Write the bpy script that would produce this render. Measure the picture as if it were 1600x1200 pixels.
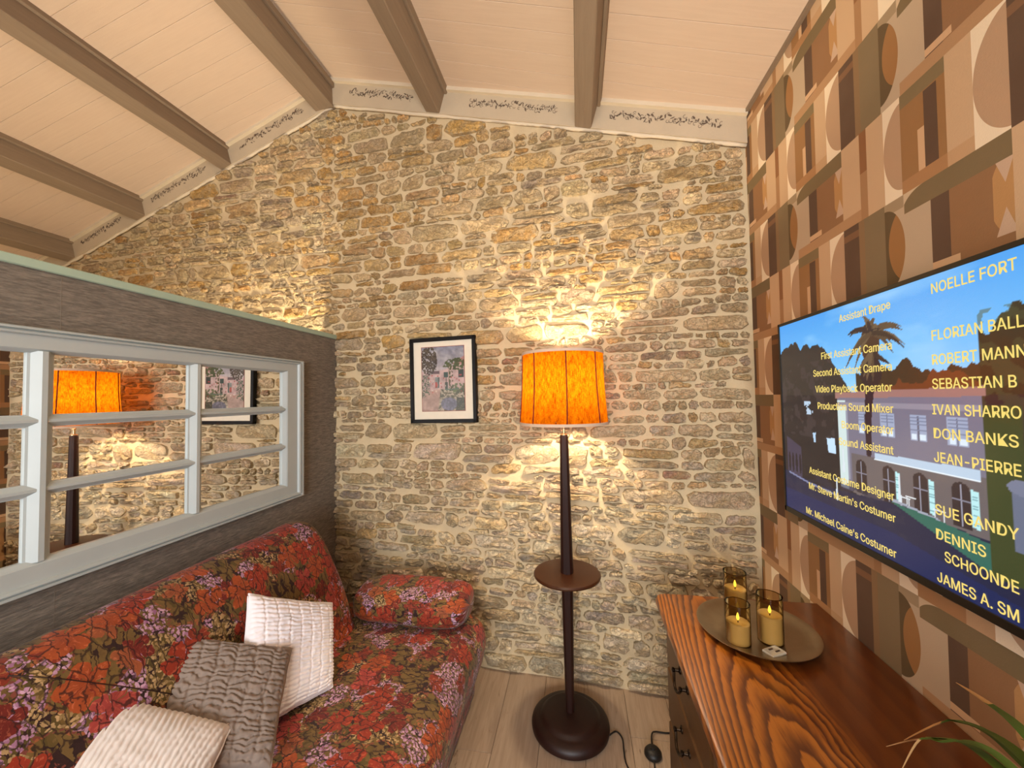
import bpy, math, random
import numpy as np
from mathutils import Matrix, Vector

PI = math.pi
scene = bpy.context.scene
for o in list(bpy.data.objects):
    bpy.data.objects.remove(o)
COL = scene.collection

# ------------------------------------------------------------------ camera
cam_d = bpy.data.cameras.new('camera')
cam = bpy.data.objects.new('camera', cam_d)
COL.objects.link(cam)
cam_d.sensor_fit = 'HORIZONTAL'
cam_d.sensor_width = 36.0
cam_d.lens = 36.0 * 601.0 / 1600.0
cam_d.clip_start = 0.02
_y, _p, _r = math.radians(9.6227), math.radians(-1.9526), math.radians(-1.0066)
F = Vector((-math.sin(_y) * math.cos(_p), math.cos(_y) * math.cos(_p), -math.sin(_p)))
R0 = Vector((math.cos(_y), math.sin(_y), 0))
U0 = R0.cross(F)
R1 = math.cos(_r) * R0 + math.sin(_r) * U0
U1 = -math.sin(_r) * R0 + math.cos(_r) * U0
m = Matrix((R1, U1, -F)).transposed().to_4x4()
m.translation = Vector((0, 0, 1.45))
cam.matrix_world = m
scene.camera = cam

# ------------------------------------------------------------------ view, world, lights
scene.view_settings.view_transform = 'Standard'
scene.view_settings.look = 'None'
scene.view_settings.gamma = 1.0
scene.view_settings.exposure = 0.0
scene.view_settings.use_curve_mapping = False
world = bpy.data.worlds.new('world')
scene.world = world
world.use_nodes = True
world.node_tree.nodes['Background'].inputs[0].default_value = (0.62, 0.78, 1.0, 1)
world.node_tree.nodes['Background'].inputs[1].default_value = 0.6


def light(name, kind, loc, power, color, size=0.1, size_y=None, rot=None, spread=None):
    d = bpy.data.lights.new(name, kind)
    d.energy = power
    d.color = color
    if kind == 'POINT':
        d.shadow_soft_size = size
    else:
        d.shape = 'RECTANGLE'
        d.size = size
        d.size_y = size_y or size
        if spread:
            d.spread = spread
    o = bpy.data.objects.new(name, d)
    COL.objects.link(o)
    o.location = loc
    if rot:
        o.rotation_euler = rot
    return o


# daylight through the window of the wall behind the camera
light('window_daylight', 'AREA', (-0.75, -2.25, 1.45), 112, (0.93, 0.96, 1.0), 1.7, 1.5, (math.radians(90), 0, 0))
# unseen warm fill lights added behind the camera to brighten ceiling and walls
light('warm_fill', 'POINT', (-0.35, -0.45, 2.35), 25, (1.0, 0.84, 0.62), 0.22)
light('warm_fill_far', 'POINT', (-2.9, -0.4, 2.0), 25, (1.0, 0.84, 0.64), 0.2)
# lamp standing on the far side of the partition, close to the stone wall
light('table_lamp_bulb', 'POINT', (-1.66, 1.80, 1.36), 62, (1.0, 0.84, 0.58), 0.05)
# bulb of the floor lamp
LX, LY = -0.064, 1.751
light('floor_lamp_bulb', 'POINT', (LX, LY, 1.50), 41.0, (1.0, 0.82, 0.56), 0.035)


# ------------------------------------------------------------------ small maths
def lin(c, g=1.0):
    out = []
    for v in c[:3]:
        v = v / 255.0
        v = v / 12.92 if v <= 0.04045 else ((v + 0.055) / 1.055) ** 2.4
        out.append(v * g)
    return (out[0], out[1], out[2], 1.0)


def vnoise(x, y, seed=0):
    x = np.asarray(x, float); y = np.asarray(y, float)
    xi = np.floor(x).astype(np.int64); yi = np.floor(y).astype(np.int64)
    fx = x - xi; fy = y - yi
    fx = fx * fx * (3 - 2 * fx); fy = fy * fy * (3 - 2 * fy)

    def h(a, b):
        n = (a * 374761393 + b * 668265263 + seed * 974711) & 0x7fffffff
        n = ((n ^ (n >> 13)) * 1274126177) & 0x7fffffff
        return ((n ^ (n >> 16)) & 0xffff) / 65535.0
    return (h(xi, yi) * (1 - fx) + h(xi + 1, yi) * fx) * (1 - fy) + (h(xi, yi + 1) * (1 - fx) + h(xi + 1, yi + 1) * fx) * fy


def fbm(x, y, seed=0, n=3):
    s = 0; a = 0.5
    for k in range(n):
        s = s + a * vnoise(np.asarray(x) * 2 ** k, np.asarray(y) * 2 ** k, seed + k * 17)
        a *= 0.5
    return s / (1 - 0.5 ** n)


# ------------------------------------------------------------------ shader expressions
class E:
    nt = None

    def __init__(s, v):
        s.v = v

    @staticmethod
    def math(op, *a, clamp=False):
        n = E.nt.nodes.new('ShaderNodeMath')
        n.operation = op
        n.use_clamp = clamp
        for i, x in enumerate(a):
            x = x.v if isinstance(x, E) else x
            if isinstance(x, (int, float)):
                n.inputs[i].default_value = x
            else:
                E.nt.links.new(x, n.inputs[i])
        return E(n.outputs[0])

    def __add__(s, o): return E.math('ADD', s, o)
    def __radd__(s, o): return E.math('ADD', o, s)
    def __sub__(s, o): return E.math('SUBTRACT', s, o)
    def __rsub__(s, o): return E.math('SUBTRACT', o, s)
    def __mul__(s, o): return E.math('MULTIPLY', s, o)
    def __rmul__(s, o): return E.math('MULTIPLY', o, s)
    def __truediv__(s, o): return E.math('DIVIDE', s, o)
    def gt(s, o): return E.math('GREATER_THAN', s, o)
    def lt(s, o): return E.math('LESS_THAN', s, o)
    def abs(s): return E.math('ABSOLUTE', s)
    def floor(s): return E.math('FLOOR', s)
    def fract(s): return E.math('FRACT', s)
    def sin(s): return E.math('SINE', s)
    def cos(s): return E.math('COSINE', s)
    def sqrt(s): return E.math('SQRT', s)
    def pow(s, k): return E.math('POWER', s, k)
    def mod(s, k): return E.math('FLOORED_MODULO', s, k)
    def between(s, a, b): return E.math('COMPARE', s, (a + b) / 2, (b - a) / 2)

    def smooth(s, a, b):
        n = E.nt.nodes.new('ShaderNodeMapRange')
        n.interpolation_type = 'SMOOTHSTEP'
        E.nt.links.new(s.v, n.inputs[0])
        n.inputs[1].default_value = a; n.inputs[2].default_value = b
        n.inputs[3].default_value = 0; n.inputs[4].default_value = 1
        return E(n.outputs[0])


def new_mat(name):
    mt = bpy.data.materials.new(name)
    mt.use_nodes = True
    E.nt = mt.node_tree
    return mt, mt.node_tree.nodes['Principled BSDF']


def setin(sock, v):
    if isinstance(v, E):
        v = v.v
    if isinstance(v, bpy.types.NodeSocket):
        E.nt.links.new(v, sock)
    else:
        sock.default_value = v


def mix(f, a, b, blend='MIX'):
    n = E.nt.nodes.new('ShaderNodeMix')
    n.data_type = 'RGBA'
    n.blend_type = blend
    setin(n.inputs[0], f); setin(n.inputs[6], a); setin(n.inputs[7], b)
    return n.outputs[2]


def coords(kind='Object'):
    n = E.nt.nodes.new('ShaderNodeTexCoord')
    return n.outputs[kind]


def sep(v):
    n = E.nt.nodes.new('ShaderNodeSeparateXYZ')
    E.nt.links.new(v, n.inputs[0])
    return E(n.outputs[0]), E(n.outputs[1]), E(n.outputs[2])


def comb(x, y, z=0.0):
    n = E.nt.nodes.new('ShaderNodeCombineXYZ')
    setin(n.inputs[0], x); setin(n.inputs[1], y); setin(n.inputs[2], z)
    return n.outputs[0]


def mapping(v, scale=(1, 1, 1), rot=(0, 0, 0), loc=(0, 0, 0)):
    n = E.nt.nodes.new('ShaderNodeMapping')
    E.nt.links.new(v, n.inputs[0])
    n.inputs[1].default_value = loc
    n.inputs[2].default_value = rot
    n.inputs[3].default_value = scale
    return n.outputs[0]


def noise(v, scale, detail=3, rough=0.5, dist=0.0):
    n = E.nt.nodes.new('ShaderNodeTexNoise')
    if v is not None:
        E.nt.links.new(v, n.inputs['Vector'])
    n.inputs['Scale'].default_value = scale
    n.inputs['Detail'].default_value = detail
    n.inputs['Roughness'].default_value = rough
    n.inputs['Distortion'].default_value = dist
    return E(n.outputs['Fac']), n.outputs['Color']


def voronoi(v, scale, feature='F1', rand=1.0):
    n = E.nt.nodes.new('ShaderNodeTexVoronoi')
    n.feature = feature
    n.voronoi_dimensions = '2D'
    E.nt.links.new(v, n.inputs['Vector'])
    n.inputs['Scale'].default_value = scale
    n.inputs['Randomness'].default_value = rand
    return n


def bump(height, strength=0.3, dist=0.01, chain=None):
    n = E.nt.nodes.new('ShaderNodeBump')
    n.inputs['Strength'].default_value = strength
    n.inputs['Distance'].default_value = dist
    setin(n.inputs['Height'], height)
    if chain is not None:
        E.nt.links.new(chain, n.inputs['Normal'])
    return n.outputs['Normal']


def attr(name='col'):
    n = E.nt.nodes.new('ShaderNodeAttribute')
    n.attribute_name = name
    return n.outputs['Color']


def finish(b, color=None, rough=0.6, normal=None, metallic=0.0, spec=0.5):
    if color is not None:
        setin(b.inputs['Base Color'], color)
    setin(b.inputs['Roughness'], rough)
    b.inputs['Metallic'].default_value = metallic
    b.inputs['Specular IOR Level'].default_value = spec
    if normal is not None:
        E.nt.links.new(normal, b.inputs['Normal'])


def simple(name, c, rough=0.5, metallic=0.0, spec=0.5, var=0.06, scale=30.0, bmp=0.05, emit=None, strength=1.0):
    mt, b = new_mat(name)
    co = coords()
    f, _ = noise(co, scale, 4)
    c1 = tuple(min(1, x * (1 - var)) for x in c[:3]) + (1,)
    c2 = tuple(min(1, x * (1 + var)) for x in c[:3]) + (1,)
    finish(b, mix(f, c1, c2), rough, bump(f, bmp, 0.003) if bmp else None, metallic, spec)
    if emit:
        b.inputs['Emission Color'].default_value = emit
        b.inputs['Emission Strength'].default_value = strength
    return mt


# ------------------------------------------------------------------ mesh helper
class G:
    def __init__(s):
        s.v = []; s.f = []; s.c = None; s.uv = None

    def add(s, verts, faces):
        k = len(s.v)
        s.v += [tuple(p) for p in verts]
        s.f += [tuple(i + k for i in f) for f in faces]
        return s

    def box(s, a, b, bev=0.0):
        (x0, y0, z0), (x1, y1, z1) = a, b
        if bev <= 0:
            v = [(x, y, z) for z in (z0, z1) for y in (y0, y1) for x in (x0, x1)]
            return s.add(v, [(0, 2, 3, 1), (4, 5, 7, 6), (0, 1, 5, 4), (1, 3, 7, 5), (3, 2, 6, 7), (2, 0, 4, 6)])
        e = bev
        # chamfered box: three rings of faces, 24 vertices
        idx = {}
        v = []
        X, Y, Z = (x0, x1), (y0, y1), (z0, z1)
        for i in (0, 1):
            for j in (0, 1):
                for k in (0, 1):
                    sx, sy, sz = (1 - 2 * i), (1 - 2 * j), (1 - 2 * k)
                    for ax in range(3):
                        p = [X[i] + sx * e, Y[j] + sy * e, Z[k] + sz * e]
                        p[ax] = (X[i], Y[j], Z[k])[ax]
                        idx[(i, j, k, ax)] = len(v); v.append(tuple(p))
        f = []
        for ax in range(3):
            o1, o2 = [a_ for a_ in range(3) if a_ != ax]
            for sgn in (0, 1):
                q = []
                for (p1, p2) in ((0, 0), (1, 0), (1, 1), (0, 1)):
                    c = [0, 0, 0]; c[ax] = sgn; c[o1] = p1; c[o2] = p2
                    q.append(idx[(*c, ax)])
                f.append(q)
        for ax in range(3):
            o1, o2 = [a_ for a_ in range(3) if a_ != ax]
            for p1 in (0, 1):
                for p2 in (0, 1):
                    c0 = [0, 0, 0]; c1 = [0, 0, 0]
                    c0[ax] = 0; c1[ax] = 1
                    for c in (c0, c1):
                        c[o1] = p1; c[o2] = p2
                    f.append([idx[(*c0, o1)], idx[(*c1, o1)], idx[(*c1, o2)], idx[(*c0, o2)]])
        for i in (0, 1):
            for j in (0, 1):
                for k in (0, 1):
                    f.append([idx[(i, j, k, 0)], idx[(i, j, k, 1)], idx[(i, j, k, 2)]])
        return s.add(v, f)

    def lathe(s, prof, n=40, c=(0, 0, 0), closed=False):
        v = []; f = []
        for (r, z) in prof:
            for i in range(n):
                a = 2 * PI * i / n
                v.append((c[0] + r * math.cos(a), c[1] + r * math.sin(a), c[2] + z))
        m_ = len(prof)
        for k in range(m_ if closed else m_ - 1):
            k2 = (k + 1) % m_
            for i in range(n):
                j = (i + 1) % n
                f.append((k * n + i, k * n + j, k2 * n + j, k2 * n + i))
        if not closed:
            f.append(tuple(range(n))[::-1])
            f.append(tuple((m_ - 1) * n + i for i in range(n)))
        return s.add(v, f)

    def tube(s, pts, r, n=8, caps=True):
        pts = [Vector(p) for p in pts]
        rs = r if isinstance(r, (list, tuple)) else [r] * len(pts)
        v = []; f = []
        up = None
        for k, p in enumerate(pts):
            d = (pts[min(k + 1, len(pts) - 1)] - pts[max(k - 1, 0)]).normalized()
            if up is None:
                up = d.orthogonal().normalized()
            up = (up - d * up.dot(d)).normalized()
            w = d.cross(up)
            for i in range(n):
                a = 2 * PI * i / n
                v.append(p + rs[k] * (math.cos(a) * up + math.sin(a) * w))
        for k in range(len(pts) - 1):
            for i in range(n):
                j = (i + 1) % n
                f.append((k * n + i, k * n + j, (k + 1) * n + j, (k + 1) * n + i))
        if caps:
            f.append(tuple(range(n))[::-1])
            f.append(tuple((len(pts) - 1) * n + i for i in range(n)))
        return s.add(v, f)

    def prism(s, poly, axis_fn, d0, d1):
        """poly of (a,b); axis_fn(a,b,d) -> xyz"""
        n = len(poly)
        v = [axis_fn(a, b, d0) for a, b in poly] + [axis_fn(a, b, d1) for a, b in poly]
        f = [tuple(range(n)), tuple(range(2 * n - 1, n - 1, -1))]
        for i in range(n):
            j = (i + 1) % n
            f.append((i, i + n, j + n, j))
        return s.add(v, f)

    def grid(s, P, closed_u=False):
        P = np.asarray(P, float)
        nu, nv = P.shape[:2]
        k = len(s.v)
        s.v += [tuple(p) for p in P.reshape(-1, 3)]
        for i in range(nu if closed_u else nu - 1):
            i2 = (i + 1) % nu
            for j in range(nv - 1):
                s.f.append((k + i * nv + j, k + i2 * nv + j, k + i2 * nv + j + 1, k + i * nv + j + 1))
        return s

    def mesh(s, name, smooth=False, angle=None):
        me = bpy.data.meshes.new(name)
        me.from_pydata(s.v, [], s.f)
        me.update()
        if s.c is not None:
            a = me.color_attributes.new('col', 'FLOAT_COLOR', 'POINT')
            a.data.foreach_set('color', np.asarray(s.c, np.float32).ravel())
        if s.uv is not None:
            l = me.uv_layers.new(name='UVMap')
            vi = np.zeros(len(me.loops), np.int32)
            me.loops.foreach_get('vertex_index', vi)
            l.data.foreach_set('uv', np.asarray(s.uv, np.float32)[vi].ravel())
        import bmesh
        bm = bmesh.new(); bm.from_mesh(me)
        bmesh.ops.recalc_face_normals(bm, faces=bm.faces)
        bm.to_mesh(me); bm.free()
        if smooth:
            me.polygons.foreach_set('use_smooth', [True] * len(me.polygons))
            if angle:
                me.set_sharp_from_angle(angle=math.radians(angle))
        return me


def link(name, me, mt=None, parent=None):
    o = bpy.data.objects.new(name, me)
    COL.objects.link(o)
    if mt is not None and me is not None and not me.materials:
        me.materials.append(mt)
    if parent is not None:
        o.parent = parent
    return o


def obj(name, g, mt, parent=None, smooth=False, angle=None):
    return link(name, g.mesh(name, smooth, angle), mt, parent)


def tag(o, label, cat, group=None, kind=None):
    o['label'] = label
    o['category'] = cat
    if group:
        o['group'] = group
    if kind:
        o['kind'] = kind
    return o


def thing(name, label, cat, loc=(0, 0, 0), rz=0.0, group=None):
    o = bpy.data.objects.new(name, None)
    o.empty_display_size = 0.05
    COL.objects.link(o)
    o.location = loc
    o.rotation_euler = (0, 0, rz)
    return tag(o, label, cat, group)


def struct(o, label, cat):
    return tag(o, label, cat, kind='structure')


# ------------------------------------------------------------------ geometry constants
WD, WT = 2.0253, -0.0824                     # stone wall: y = WD + WT * x
_L = math.hypot(1, WT)
WE = Vector((1 / _L, WT / _L, 0)); WN = Vector((WT / _L, -1 / _L, 0))
XR = 0.8175                                  # papered wall
XP = -1.4534                                 # partition face
RIDGE_X, RIDGE_Z = -1.455, 3.447
SR, SL = 0.297, 0.312
YB = -2.3                                    # wall behind the camera
XO = -4.25                                   # outer wall left


def wp(t, z, d=0.0):
    p = Vector((0, WD, 0)) + float(t) * WE + float(d) * WN
    return (p.x, p.y, float(z))


def ceil_z(x):
    return RIDGE_Z - SR * (x - RIDGE_X) if x > RIDGE_X else RIDGE_Z - SL * (RIDGE_X - x)


# ------------------------------------------------------------------ materials
def m_stone():
    mt, b = new_mat('fieldstone')
    co = coords()
    base = attr()
    f1, _ = noise(co, 24, 6, 0.65)
    f2, _ = noise(co, 95, 6, 0.75)
    f3, _ = noise(mapping(co, (1, 1, 2.6)), 34, 5, 0.7, 0.6)
    f4, _ = noise(co, 9, 3)
    c = mix(f1.smooth(0.40, 0.66) * 0.62, base, (0.63, 0.485, 0.30, 1))
    c = mix(f4.smooth(0.48, 0.66) * 0.45, c, (0.54, 0.35, 0.14, 1))
    c = mix(f3.smooth(0.55, 0.68) * 0.45, c, (0.27, 0.20, 0.12, 1))
    c = mix(f2.smooth(0.56, 0.68) * 0.5, c, (0.26, 0.19, 0.115, 1))
    c = mix(f2.smooth(0.34, 0.46) * -0.5 + 0.5, c, (0.64, 0.53, 0.37, 1))
    an = E.nt.nodes.new('ShaderNodeAttribute')
    an.attribute_name = 'col'
    lap = E(an.outputs['Alpha']) + (f1 - 0.5) * 1.5 + (f2 - 0.5) * 0.9
    c = mix(lap.smooth(0.55, 0.90) * 0.85, c, lin((208, 187, 150)))
    f5, _ = noise(co, 52, 4, 0.7, 0.8)
    crack = (f5 - 0.5).abs()
    c = mix((1.0 - crack.smooth(0.0, 0.022)) * 0.35, c, (0.24, 0.175, 0.10, 1))
    h = f1 * 0.7 + f3 * 0.9 + f2 * 0.7 + crack.smooth(0.0, 0.04) * 0.5
    finish(b, c, 0.9, bump(h, 0.8, 0.010), spec=0.12)
    return mt


def m_mortar():
    mt, b = new_mat('lime_mortar')
    co = coords()
    f1, _ = noise(co, 14, 4, 0.6)
    f2, _ = noise(co, 160, 4, 0.7)
    c = mix(f1, lin((204, 182, 144)), lin((224, 205, 168)))
    c = mix(f2.smooth(0.55, 0.85) * 0.3, c, lin((150, 125, 92)))
    finish(b, c, 0.92, bump(f1 * 0.8 + f2 * 0.5, 0.6, 0.008), spec=0.15)
    return mt


def m_plaster(name, c1, c2):
    mt, b = new_mat(name)
    co = coords()
    f1, _ = noise(co, 8, 4)
    f2, _ = noise(co, 90, 4)
    finish(b, mix(f1, c1, c2), 0.85, bump(f2, 0.15, 0.004), spec=0.2)
    return mt


def m_wallpaper():
    mt, b = new_mat('geometric_wallpaper')
    X, Y, Z = sep(coords())
    u = 2.0 - Y + (Z - 1.94) * -0.017
    H = 0.2495
    q = (Z - 1.940) / H
    row = q.floor()
    v = q.fract()
    par = 1.0 - row.mod(2.0)
    s = (u - 0.613 - par * 0.463).mod(0.926)
    WH = lin((246, 228, 198)); CT = lin((208, 175, 138)); OV = lin((190, 156, 124))
    DK = lin((94, 71, 55)); BR = lin((150, 110, 74)); TN = lin((142, 112, 78)); OL = lin((132, 114, 84))
    DO = lin((98, 80, 52)); GB = lin((196, 174, 146)); AM = lin((190, 144, 92)); LT = lin((216, 178, 138))
    c = CT
    rect = lambda a, b_, v0=None, v1=None: (s.between(a, b_) if v0 is None else s.between(a, b_) * v.between(v0, v1))

    def ell(cs, cv, rs, rv):
        a = (s - cs) / rs; d = (v - cv) / rv
        return (a * a + d * d).lt(1.0)
    c = mix(rect(0, 0.13), c, WH)
    c = mix(rect(0, 0.067) * ell(0.080, 0.5, 0.080, 0.485), c, OV)
    c = mix(rect(0.067, 0.13), c, DK)
    c = mix(rect(0.067, 0.13, 0.84, 0.92), c, lin((128, 92, 64)))
    c = mix(rect(0.13, 0.152), c, TN)
    c = mix(rect(0.152, 0.225), c, OL)
    c = mix(rect(0.225, 0.359), c, GB)
    c = mix(rect(0.225, 0.285, 0.88, 1.0), c, lin((168, 146, 114)))
    e3 = ell(0.225, 0.5, 0.061, 0.43) * s.gt(0.225)
    c = mix(e3, c, DO)
    c = mix(e3 * ell(0.292, 0.52, 0.057, 0.38), c, lin((162, 116, 68)))
    c = mix(rect(0.359, 0.404), c, DK)
    c = mix(rect(0.404, 0.53), c, BR)
    pale = s.between(0.493, 0.53) * v.between(0.22, 0.80)
    c = mix(pale * ell(0.545, 0.53, 0.059, 0.36), c, AM)
    V = (s - 0.516).abs() * 11.0
    top = (v - 0.62 - V).gt(0.0) * v.lt(0.80)
    bot = (0.43 - V - v).gt(0.0) * v.gt(0.22)
    c = mix(pale * E.math('MAXIMUM', top, bot), c, lin((206, 176, 150)))
    a = (s - 0.345) / 0.066; d = (v - 0.80) / 0.2
    band = s.between(0.287, 0.53) * v.gt(0.80) * E.math('MAXIMUM', s.gt(0.345), (a * a + d * d).lt(1.0))
    c = mix(rect(0.287, 0.337, 0.80, 1.0), c, lin((214, 190, 156)))
    c = mix(band, c, lin((124, 106, 74)))
    c = mix(rect(0.53, 0.605), c, CT)
    c = mix(rect(0.605, 0.632), c, lin((172, 130, 90)))
    c = mix(rect(0.605, 0.632, 0.53, 1.0), c, lin((146, 98, 60)))
    c = mix(rect(0.632, 0.692), c, CT)
    c = mix(rect(0.692, 0.747), c, WH)
    c = mix(rect(0.692, 0.747) * ell(0.752, 0.5, 0.060, 0.44), c, OV)
    c = mix(rect(0.747, 0.867), c, lin((158, 116, 72)))
    c = mix(rect(0.795, 0.813, 0.0, 0.53), c, LT)
    c = mix(rect(0.813, 0.847, 0.0, 0.85), c, DK)
    c = mix(rect(0.747, 0.867, 0.86, 1.0), c, lin((132, 114, 80)))
    c = mix(rect(0.287, 0.605, 0.0, 0.13), c, lin((184, 144, 104)))
    c = mix(rect(0.359, 0.424, 0.14, 0.21), c, LT)
    c = mix(rect(0.747, 0.867, 0.0, 0.13), c, lin((176, 130, 86)))
    c = mix(rect(0.867, 0.926, 0.0, 0.13), c, lin((200, 162, 122)))
    f, _ = noise(coords(), 9, 3)
    f2, _ = noise(coords(), 300, 2)
    c = mix(f * 0.12, c, (0.5, 0.36, 0.25, 1))
    finish(b, c, 0.75, bump(f2, 0.12, 0.002), spec=0.25)
    return mt


def m_grasscloth():
    mt, b = new_mat('grey_grasscloth')
    co = coords()
    f1, _ = noise(mapping(co, (1, 14, 130)), 1.6, 5, 0.65, 0.4)
    f2, _ = noise(mapping(co, (1, 60, 340)), 1.0, 3, 0.6)
    f3, _ = noise(co, 3, 2)
    t = f1 * 0.7 + f2 * 0.3
    c = mix(t.smooth(0.35, 0.7), lin((104, 99, 92)), lin((152, 144, 132)))
    c = mix(f3 * 0.2, c, lin((110, 100, 92)))
    finish(b, c, 0.8, bump(t, 0.7, 0.006), spec=0.25)
    return mt


def m_board():
    mt, b = new_mat('pink_white_board')
    co = coords()
    f1, _ = noise(mapping(co, (3, 40, 3)), 2, 4)
    f2, _ = noise(co, 260, 2)
    finish(b, mix(f1, lin((206, 182, 160)), lin((216, 194, 172))), 0.7, bump(f1 + f2 * 0.5, 0.15, 0.003), spec=0.25)
    return mt


def m_beam():
    mt, b = new_mat('taupe_beam_paint')
    co = coords()
    f1, _ = noise(mapping(co, (30, 2.5, 30)), 1.5, 5, 0.6, 0.6)
    finish(b, mix(f1, lin((122, 104, 86)), lin((150, 131, 110))), 0.6, bump(f1, 0.25, 0.004), spec=0.3)
    return mt


def m_plank():
    mt, b = new_mat('pale_oak_plank')
    co = coords()
    oi = E.nt.nodes.new('ShaderNodeObjectInfo')
    off = comb(0.0, E(oi.outputs['Random']) * 37.0, E(oi.outputs['Random']) * 11.0)
    n = E.nt.nodes.new('ShaderNodeVectorMath'); n.operation = 'ADD'
    E.nt.links.new(co, n.inputs[0]); E.nt.links.new(off, n.inputs[1])
    p = n.outputs[0]
    f1, _ = noise(mapping(p, (26, 1.6, 1)), 2.2, 6, 0.65, 1.2)
    f2, _ = noise(mapping(p, (10, 1.3, 1)), 1.2, 4, 0.6, 0.8)
    f3, _ = noise(mapping(p, (16, 2.4, 1)), 1.7, 4, 0.7, 1.5)
    c = mix(f1.smooth(0.3, 0.75), lin((184, 160, 136)), lin((160, 136, 112)))
    c = mix(f2.smooth(0.5, 0.75) * 0.5, c, lin((138, 116, 98)))
    c = mix(f3.smooth(0.62, 0.72) * 0.75, c, lin((98, 70, 50)))
    c = mix(E(oi.outputs['Random']) * 0.3, c, lin((150, 130, 112)))
    finish(b, c, 0.5, bump(f1, 0.08, 0.002), spec=0.4)
    return mt


def m_oak():
    mt, b = new_mat('varnished_oak')
    X, Y, Z = sep(coords())
    co = coords()
    w, _ = noise(mapping(co, (7, 2.2, 2)), 1.3, 4, 0.55, 0.3)
    fine, _ = noise(mapping(co, (240, 9, 240)), 1.0, 4, 0.7)
    jag, _ = noise(mapping(co, (60, 7, 60)), 1.0, 3, 0.6)
    dx = X - 0.435 + (w - 0.5) * 0.05
    k = (dx * dx) * 34.0 + Y * 1.05 + (w - 0.5) * 0.40 + (jag - 0.5) * 0.075
    ringa = (k * 8.5).fract()
    straight = (X * 19.0 + (w - 0.5) * 1.0 + (jag - 0.5) * 0.35).fract()
    side = X.smooth(0.53, 0.58)
    ring = ringa.smooth(0.0, 0.75) - ringa.smooth(0.86, 1.0)
    ring2 = straight.smooth(0.0, 0.6) - straight.smooth(0.7, 1.0)
    r = ring * (1.0 - side) + (ring2 * 0.35 + 0.18) * side
    c = mix(r, lin((84, 38, 7)), lin((162, 94, 25)))
    c = mix(fine.smooth(0.5, 0.75) * 0.6, c, lin((74, 24, 6)))
    c = mix(side * 0.65, c, lin((88, 38, 9)))
    finish(b, c, 0.33, bump(r * 0.3 + fine * 0.4, 0.12, 0.002), spec=0.5)
    b.inputs['Coat Weight'].default_value = 0.25
    b.inputs['Coat Roughness'].default_value = 0.18
    return mt


def m_wood(name, c1, c2, rough=0.35, sc=(30, 30, 3)):
    mt, b = new_mat(name)
    co = coords()
    f1, _ = noise(mapping(co, sc), 1.5, 5, 0.6, 0.8)
    finish(b, mix(f1, c1, c2), rough, bump(f1, 0.1, 0.002), spec=0.45)
    return mt


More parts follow.
